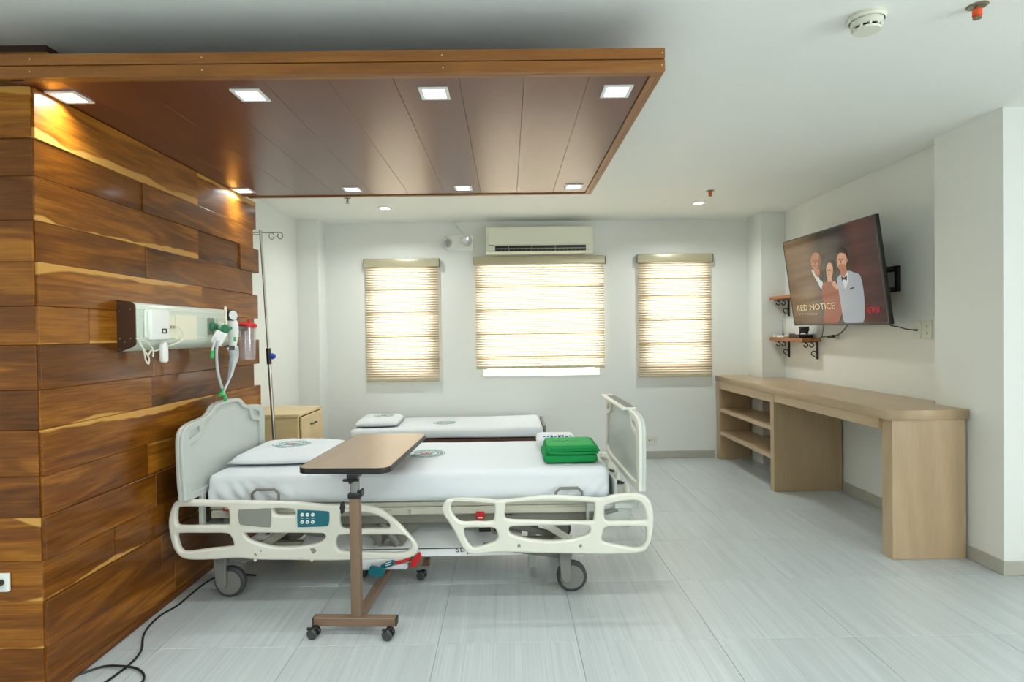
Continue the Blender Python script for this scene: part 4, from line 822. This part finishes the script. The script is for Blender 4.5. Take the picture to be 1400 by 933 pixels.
# towels
def towel_stack():
    x0, x1, y0, y1 = .178, .468, 3.035, 3.33; z = .6165
    g = MB(); rn = random.Random(2)
    def layer(a0, a1, b0, b1, zz, th, sg):
        g.take(soft(a0, a1, b0, b1, zz, zz+th, min(th*.48, .022), 14, 12, 4, lambda p: Vector((.003*noise.noise(p*9+Vector((sg, 0, 0))), .004*noise.noise(p*8+Vector((0, sg, 0))), .0045*noise.noise(Vector((p.x*6, p.y*6, sg)))*(1 if sg else .4)))))
    layer(x0, x1-.004, y0, y1, z, .048, 0)
    g.mi = 0
    layer(x0+.012, x1, y0-.002, y1-.01, z+.046, .017, 1.3)
    layer(x0+.016, x1+.006, y0+.002, y1-.01, z+.06, .015, 2.1)
    layer(x0+.02, x1-.002, y0, y1-.02, z+.072, .016, 3.7)
    g.tube([(x0+.03, y0+.004, z+.058), (x0+.024, y0+.001, z+.074), (x0+.034, y0+.002, z+.088)], .011, 8, smooth=4)
    o = g.build('folded_towel', 'green', smooth=180, label='green towel folded thick near the foot of the hospital bed', cat='towel')
    h = MB(); h.take(soft(x0+.022, x1-.02, y0+.035, y1-.03, z+.0835, z+.0915, .004, 12, 10, 2, lambda p: Vector((0, 0, .0045*noise.noise(Vector((p.x*6, p.y*6, 3.7)))))))
    h.build('printed_face', 'lgreen', o)
    pr = MB()
    for k in range(7): pr.box(x0+.06+k*.024, x0+.074+k*.024, y0+.14+.01*(k % 2), y0+.155, z+.0925, z+.0945)
    pr.build('printed_mark', 'gport', o, smooth=0, kind='stuff')
    w = MB(); w.take(soft(.165, .40, 3.37, 3.63, z+.002, z+.07, .03, 14, 10, 6, lambda p: Vector((.004*noise.noise(p*8), .004*noise.noise(p*7), .006*noise.noise(Vector((p.x*8, p.y*8, 4)))))))
    o2 = w.build('folded_cloth', 'sheet', smooth=180, label='white folded cloth with blue print behind the green towel', cat='folded cloth')
    pr = MB()
    for k in range(8): pr.box(.20+k*.022, .214+k*.022, 3.42+.012*(k % 2), 3.44+.012*(k % 3), z+.069, z+.0745)
    pr.build('printed_mark', 'ink', o2, smooth=0, kind='stuff'); MB().box(.29, .31, 3.45, 3.47, z+.07, z+.075).build('printed_dot', 'sealr', o2, smooth=0)
towel_stack()
# ================================================================ OVERBED TABLE
OY = math.radians(-3.0); OP = Vector((-.676, 2.552, 0))
ob = thing('overbed_table', OP, 'wheeled overbed table with a walnut top in front of the bed', 'table')
OM = Matrix.Translation(OP) @ Matrix.Rotation(OY, 4, 'Z')
def ow(a, c, z): return OM @ Vector((a, c, z))
tt = MB().mesh(plate([rrect(-.245, .155, -.03, .835, .05, 6)], .012, .002, 0, OM @ Matrix.Translation((0, 0, .716)))).build('table_top', 'walnut', ob)
MB().mesh(plate([rrect(-.249, .159, -.034, .839, .054, 6), rrect(-.245, .155, -.03, .835, .05, 6)], .0125, .002, 0, OM @ Matrix.Translation((0, 0, .715)))).build('edge_band', 'dbrown' if 0 else 'black', tt)
MB().box(-.022, .022, -.022, .022, .07, .60, .006, OM, 2).build('post', 'tube', ob)
MB().box(-.0165, .0165, -.0165, .0165, .59, .69, .003, OM).build('inner_tube', 'chrome', ob)
MB().box(-.026, .03, -.026, .026, .592, .615, .003, OM).box(.024, .034, -.02, .02, .6, .628, .002, OM).build('collar', 'black', ob)
MB().box(-.024, .024, -.04, .2, .682, .703, .003, OM).box(-.045, .028, -.034, -.018, .668, .68, .004, OM).cyl(ow(-.012, -.025, .66), ow(-.012, -.025, .69), .008).build('top_clamp', 'black', ob)
k_ = ow(-.05, 0, .545)
MB().cyl(ow(-.022, 0, .545), k_, .005, n=8).build('clamp_screw', 'steel', ob); MB().box(-.064, -.05, -.012, .012, .522, .572, .004, OM).box(-.068, -.046, -.008, .008, .538, .556, .003, OM).build('clamp_knob', 'black', ob)
MB().box(-.185, .175, -.03, .01, .038, .075, .003, OM).build('front_foot', 'tube', ob)
for a in (-.187, .177): MB().box(a-.003, a+.003, -.029, .009, .039, .074, .002, OM).build('foot_end_cap', 'black', ob)
MB().box(-.018, .022, .01, .63, .04, .074, .003, OM).build('spine_bar', 'tube', ob)
MB().box(-.16, .20, .63, .67, .038, .075, .003, OM).build('rear_foot', 'tube', ob)
def tcaster(a, c):
    cs = MB().box(-.012+a, .012+a, c-.012, c+.012, .03, .045, .003, OM).box(a-.03, a-.008, c-.03, c-.018, .044, .052, .002, OM).build('table_caster', 'black', ob)
    for dy in (-.022, .012): MB().lathe([(0, -.009), (.018, -.009), (.0225, -.004), (.0225, .004), (.018, .009), (0, .009)], ow(a-.006+dy*.15, c+dy, .0226), (.25, 1, 0), 20).build('caster_wheel', 'dgrey' if dy < 0 else 'black', cs)
for a, c in ((-.168, -.045), (.158, -.05), (-.14, .60), (.18, .56)): tcaster(a, c)
# ================================================================ DRIP STAND
ivx, ivy = -1.61, 4.03; top = Vector((-1.683, 4.03, 2.03))
iv = thing('drip_stand', (ivx, ivy, 0), 'slim steel drip stand with four hooks between partition and cabinet', 'drip stand')
bp_ = Vector((ivx+.018, ivy, .08)); dirv = (top-bp_).normalized(); mid = bp_+dirv*((1.17-.08)/dirv.z)
MB().cyl(bp_, mid, .0125, n=14).build('lower_pole', 'steel', iv); MB().cyl(mid, top, .0085, n=12).build('upper_pole', 'steel', iv)
MB().cyl(mid-dirv*.06, mid+dirv*.05, .016, n=14).build('clamp_collar', 'black', iv)
MB().lathe([(0, -.02), (.016, -.016), (.022, 0), (.016, .016), (0, .02)], mid+Vector((.03, -.012, -.005)), (1, -.3, 0), 16).build('clamp_knob', 'blue', iv)
for ang, L in ((PI, .105), (PI*1.16, .085), (.35, .07), (.1, .13)):
    d = Vector((math.cos(ang), math.sin(ang)*1.0, 0)); o_ = top+Vector((0, 0, -.015 if L != .085 else -.03)); e_ = o_+d*L
    dn = Vector((0, 0, -1)); loop = [e_+d*(.016*math.sin(a))+dn*(.022-.022*math.cos(a)) for a in [PI*2*k/14*.86 for k in range(15)]]
    MB().tube([o_, o_+d*(L*.6)]+loop, .0032, 6).build('hook', 'chrome', iv)
MB().cyl(bp_-Vector((0, 0, .02)), bp_+Vector((0, 0, .05)), .026, n=14).build('hub', 'steel', iv)
for k in range(5):
    a = 2*PI*k/5-PI*.5; e_ = bp_+Vector((.18*math.cos(a), .18*math.sin(a), -.025))
    lg = MB().tube([bp_, bp_*.35+e_*.65+Vector((0, 0, .005)), e_], .01, 8, smooth=4).build('leg', 'steel', iv)
    MB().cyl(e_, (e_.x, e_.y, .03), .006, n=8).lathe([(0, -.009), (.02, -.009), (.0215, 0), (.02, .009), (0, .009)], (e_.x, e_.y, .0216), (1, 0, 0), 14).build('castor', 'black', lg)
# ================================================================ BEDSIDE CABINET
cb = thing('bedside_cabinet', (-1.78, 4.6, 0), 'pale maple bedside cabinet standing behind the drip stand', 'cabinet')
a0, a1, b0, b1 = -2.02, -1.56, 4.34, 4.865
MB().box(a0, a1-.002, b0, b0+.018, 0, .655, .001).box(a0, a1-.002, b1-.018, b1, 0, .698, .001).box(a0, a0+.01, b0+.018, b1-.018, 0, .698).box(a0+.01, a1-.03, b0+.018, b1-.018, .06, .075).build('carcass', 'maple', cb, smooth=0)
MB().box(a0, a1-.002, b0, b0+.018, .655, .698, .001).build('side_rail_strip', 'maple', cb, smooth=0)
MB().box(a1-.02, a1, b0-.004, b0+.02, 0, .698, .001).build('corner_stile', 'maple', cb, smooth=0)
MB().box(a0-.0, a1+.008, b0-.012, b1+.006, .70, .722, .003).build('cabinet_top', 'maple', cb)
for z0, z1 in ((.46, .692), (.25, .455), (.045, .245)):
    d = MB().box(a1, a1+.016, b0+.03, b1-.006, z0, z1, .002).build('drawer', 'maple', cb)
    MB().tube([(a1+.016, 4.55, z1-.075), (a1+.034, 4.56, z1-.075), (a1+.034, 4.66, z1-.075), (a1+.016, 4.67, z1-.075)], .005, 6).build('handle', 'dgrey', d)
# ================================================================ DAY BED
db = thing('day_bed', (-.53, 5.52, 0), 'low brown day bed set along the rear wall under the windows', 'day bed')
d0, d1, e0, e1 = -1.40, .305, 5.09, 5.87
MB().box(d0, d1, e0, e1, .30, .385, .006).build('base_frame', 'dbrown', db)
for x in (d0+.06, d1-.06):
    for y in (e0+.06, e1-.06): MB().box(x-.025, x+.025, y-.025, y+.025, 0, .30, .003).build('leg', 'dbrown', db)
MB().box(d1, d1+.025, e0+.1, e1-.08, .22, .478, .008).build('end_board', 'grey', db)
def wr2(p):
    s = max(0, min(1, (e0+.05-p.y)/.05))
    return Vector((0, -.01*s*math.exp(-((p.z-.42)/.03)**2)+.004*s*noise.noise(Vector((p.x*4, p.z*8, 2))), .004*noise.noise(Vector((p.x*2, p.y*3, 9)))+(.012*max(0, p.x+.2)/.5 if p.z > .44 else 0)))
DM = soft(d0+.01, d1-.006, e0-.004, e1-.01, .3885, .475, .03, 60, 18, 6, wr2); bvd = BVHTree.FromBMesh(DM)
dmo = MB().take(DM).build('mattress', 'sheet', smooth=180, label='white-sheeted thin mattress on the low day bed', cat='mattress')
DP = pillow(-1.20, 5.47, .477, .40, .60, .075, .06, 11); bvq = BVHTree.FromBMesh(DP)
dpo = MB().take(DP).build('pillow', 'sheet', smooth=180, label='small white pillow with emblem on the low day bed', cat='pillow')
emblem(bvq, -1.17, 5.50, .09, dpo); emblem(bvd, -.60, 5.45, .105, dmo)
# ================================================================ BED HEAD UNIT
XW = -1.668; xf = -1.60; hy0, hy1 = 2.521, 3.46
hu = thing('bed_head_unit', (XW, 3.0, 1.24), 'mint white medical services trunking fixed across the plank partition', 'medical panel')
prof = [(XW, 1.245), (XW, 1.462), (xf-.012, 1.452), (xf, 1.442), (xf, 1.285), (xf-.012, 1.268)]
FYp = lambda y: axes((0, y, 0), (1, 0, 0), (0, 0, 1), (0, -1, 0))
MB().mesh(plate([prof], (hy1-hy0)/2-.006, .002, 0, FYp((hy0+hy1)/2))).build('housing', 'unit', hu)
cap_ = [(XW-.004, 1.24), (XW-.004, 1.467), (xf-.008, 1.458), (xf+.006, 1.444), (xf+.006, 1.275), (xf-.01, 1.262)]
for y in (hy0, hy1):
    c = MB().mesh(plate([cap_], .005, .001, 0, FYp(y))).build('end_cap', 'brown', hu, smooth=0)
    if y == hy0:
        for a, z in ((XW+.01, 1.42), (xf-.012, 1.425), (XW+.01, 1.30), (xf-.012, 1.30), (XW+.03, 1.285), (XW+.008, 1.255)): MB().cyl((a, y-.005, z), (a, y-.0075, z), .0035, n=8).build('screw', 'steel', c)
for z in (1.43, 1.405, 1.30): MB().box(xf-.001, xf+.003, hy0+.008, hy1-.008, z-.004, z+.004, .001).build('trunking_ridge', 'unit', hu, smooth=0)
FXp = lambda y, z: axes((xf, y, z), (0, 1, 0), (0, 0, 1), (1, 0, 0))
MB().box(xf, xf+.03, 2.60, 2.735, 1.292, 1.428, .006, None, 2).build('call_station', 'white', hu)
MB().box(xf, xf+.012, 2.582, 2.60, 1.30, 1.425, .004).build('station_back', 'unit', hu)
MB().mesh(plate([rrect(-.018, .018, -.011, .011, .004), rrect(-.013, .013, -.006, .006, .003)], .002, 0, 0, axes((xf+.031, 2.688, 1.332), (0, 1, 0), (0, 0, 1), (1, 0, 0)))).build('station_button', 'dgrey', hu, smooth=0)
MB().box(xf, xf+.006, 2.752, 2.822, 1.298, 1.404, .002).build('socket_plate', 'cream', hu)
for y, z in ((2.785, 1.352), (2.805, 1.352)): MB().cyl((xf+.006, y, z), (xf+.012, y, z), .008, n=12).build('jack', 'steel', hu)
MB().box(xf, xf+.005, 2.83, 3.02, 1.288, 1.412, .002).build('blank_plate', 'cream', hu)
for y, m_ in ((3.165, 'gport'), (3.255, 'unit')):
    pl = MB().box(xf, xf+.005, y-.033, y+.033, 1.315, 1.405, .002).build('gas_port', 'unit' if m_ == 'unit' else 'recess', hu)
    MB().lathe([(.024, 0), (.024, .014), (.016, .02), (.016, .03), (0, .03)], (xf+.004, y, 1.358), (1, 0, 0), 18).build('port_ring', m_, pl)
    MB().lathe([(.011, .028), (.011, .032), (0, .032)], (xf+.004, y, 1.358), (1, 0, 0), 12).build('port_core', 'steel', pl)
# call handset
ch = thing('call_handset', (xf+.02, 2.79, 1.2), 'white nurse-call handset hanging on its cord from the trunking', 'call button')
q = W(224, 482, 'x', xf+.025)
MB().mesh(plate([[(-.016, .04), (.016, .04), (.02, -.03), (.012, -.045), (-.012, -.045), (-.02, -.03)]], .011, .005, 2, axes((xf+.025, q.y, q.z), (0, 1, 0), (0, 0, 1), (1, 0, 0)))).build('handset', 'white', ch)
MB().tube([(xf+.019, 2.805, 1.352), (xf+.03, 2.83, 1.335), (xf+.03, 2.835, 1.29), (xf+.025, q.y+.03, 1.262), (xf+.025, q.y, q.z+.04)], .0035, 6, smooth=6).build('cord', 'offw', ch)
cd_ = MB().tube([W(a, c, 'x', xf+.018) for a, c in ((187, 463), (192, 470), (197, 482), (199, 492), (203, 498), (203.5, 490), (198, 480), (192, 472), (190, 465))], .0035, 6, smooth=5).tube([W(a, c, 'x', xf+.02) for a, c in ((192, 466), (201, 468), (206, 474), (209.5, 480), (209, 488))], .0035, 6, smooth=5).tube([W(a, c, 'x', xf+.018) for a, c in ((203, 486), (206, 480), (212, 480), (217, 478.5), (221, 477))], .003, 6, smooth=5)
cd_.tube([W(187, 463, 'x', xf+.018), (xf+.010, W(187, 463, 'x', xf)[1]+.01, 1.30)], .0035, 6)
cd_.build('call_cable', 'offw', label='tangled thin white cord hanging under the brown end of the trunking', cat='cord')
# flowmeter / regulator
X2 = xf+.068
rg = thing('oxygen_regulator', (X2, 3.3, 1.2), 'white oxygen flowmeter with green valve and black-rimmed gauge on the trunking', 'flowmeter')
q = W(308, 450, 'x', X2)
MB().lathe([(0, -.02), (.02, -.02), (.024, -.008), (.024, .012), (.016, .02), (0, .02)], q, (.35, -1, 0), 14).build('valve_knob', 'gport', rg)
MB().tube([W(302, 450, 'x', X2-.005), W(298, 450, 'x', X2-.008), (xf+.05, 3.255, 1.358)], .006, 8, smooth=3).cyl(q, W(317, 449, 'x', X2), .009, n=10).build('inlet', 'gport', rg)
MB().box(-.006, .006, -.006, .006, 0, .11, .002, Matrix.Translation(W(308.5, 447, 'x', X2))).build('flow_tube', 'cream', rg)
gc = W(317, 431.5, 'x', X2); gd = Vector((.86, -.5, .06)).normalized()
gg = MB().lathe([(0, -.025), (.026, -.025), (.031, -.02), (.031, .012), (.027, .014)], gc, gd, 24).build('gauge_rim', 'black', rg)
MB().lathe([(.027, .012), (0, .013)], gc, gd, 24).build('gauge_face', 'white', gg)
b0_ = W(318.5, 445, 'x', X2); b1_ = W(318, 476, 'x', X2)
MB().tube([gc+Vector((.0, .01, -.02)), b0_, W(319, 458, 'x', X2), b1_], lambda s: .017+.012*math.sin(PI*s), 12, smooth=5).build('body', 'white', rg)
MB().tube([b1_, W(320, 488, 'x', X2+.0), W(317, 500, 'x', X2), W(315, 512, 'x', X2), W(312, 520, 'x', X2)], lambda s: .024*(1-s)+.007, 12, smooth=5).build('mask_bag', 'hose', rg)
MB().box(-.014, .014, -.002, .002, -.012, .012, .001, Matrix.Translation(W(317, 476, 'x', X2+.03)) @ Matrix.Rotation(.6, 4, 'Z')).build('printed_label', 'dgrey', rg, smooth=0)
MB().box(-.006, .006, -.002, .002, -.012, .012, .001, Matrix.Translation(W(321, 464, 'x', X2+.033)) @ Matrix.Rotation(.6, 4, 'Z')).build('green_tag', 'gtube', rg, smooth=0)
X3 = xf+.075
br = thing('breathing_hose', (X3, 3.25, 1.0), 'clear breathing hose with green fittings hanging from the flowmeter', 'hose')
MB().take(soft(-.03, .03, -.012, .012, -.045, .03, .01, 6, 4, 6), Matrix.Translation(W(300, 461, 'x', X3)) @ Matrix.Rotation(.5, 4, 'Z') @ Matrix.Rotation(.5, 4, 'Y')).build('wrapped_packet', 'white', br)
MB().tube([W(a, c, 'x', X3) for a, c in ((298, 466), (296, 480), (296.5, 498), (299, 515), (304, 532), (309, 545))], .0075, 8, smooth=6).tube([W(a, c, 'x', X3+.01) for a, c in ((319, 494), (317, 508), (312, 522), (306, 535), (305, 540))], .007, 8, smooth=6).build('clear_hose', 'hose', br)
MB().tube([W(a, c, 'x', X3+.004) for a, c in ((304, 532), (306, 538), (308.5, 548))], .009, 8, smooth=4).tube([W(a, c, 'x', X3+.008) for a, c in ((300.5, 541), (304, 537))], .009, 8).build('green_connector', 'gtube', br)
MB().tube([W(a, c, 'x', X3) for a, c in ((295, 462), (292, 472), (290, 480))], .006, 8).build('short_hose', 'hose', br)
MB().tube([W(a, c, 'x', X3) for a, c in ((291, 478), (289.5, 490))], .0085, 8).build('green_end', 'gtube', br)
# suction canister
cc = Vector((-1.595, 3.60, 1.16)); jr = .05
sc_ = thing('suction_canister', cc, 'clear suction canister with a red lid at the end of the trunking', 'canister')
zt_ = 1.36
MB().lathe([(jr*.86, 0), (jr, zt_-1.16), (jr*.96, zt_-1.16), (jr*.82, .004), (0, .004), (0, 0), (jr*.86, 0)], cc, (0, 0, 1), 28).build('jar', 'jar', sc_)
MB().lathe([(0, .0), (jr*1.04, .0), (jr*1.14, .004), (jr*1.14, .02), (jr*.9, .026), (jr*.5, .034), (0, .034)], (cc.x, cc.y, zt_-.004), (0, 0, 1), 28).cyl((cc.x+.02, cc.y-.02, zt_+.02), (cc.x+.02, cc.y-.02, zt_+.045), .009, n=10).build('lid', 'red', sc_)
g = MB()
for k in range(7):
    z = 1.19+.02*k; rr_ = jr*(.86+.14*(z-1.16)/.2)+.0006; a = -.9
    g.box(-.0004, .0004, -.008 if k % 2 else -.013, .008, -.0012, .0012, 0, Matrix.Translation((cc.x+rr_*math.cos(a), cc.y+rr_*math.sin(a), z)) @ Matrix.Rotation(a, 4, 'Z'))
g.build('volume_scale', 'mark', sc_, smooth=0, kind='stuff')
MB().cyl((XW+.0, 3.61, zt_-.02), (cc.x-jr, 3.6, zt_-.02), .008, n=8).box(XW-.002, XW+.02, 3.57, 3.63, zt_-.06, zt_+.02).build('wall_clip', 'offw', sc_)
MB().cyl(W(324, 449, 'x', -1.55), (cc.x+.012, cc.y-jr, zt_-.01), .014, n=12).build('inlet_port', 'black', sc_)
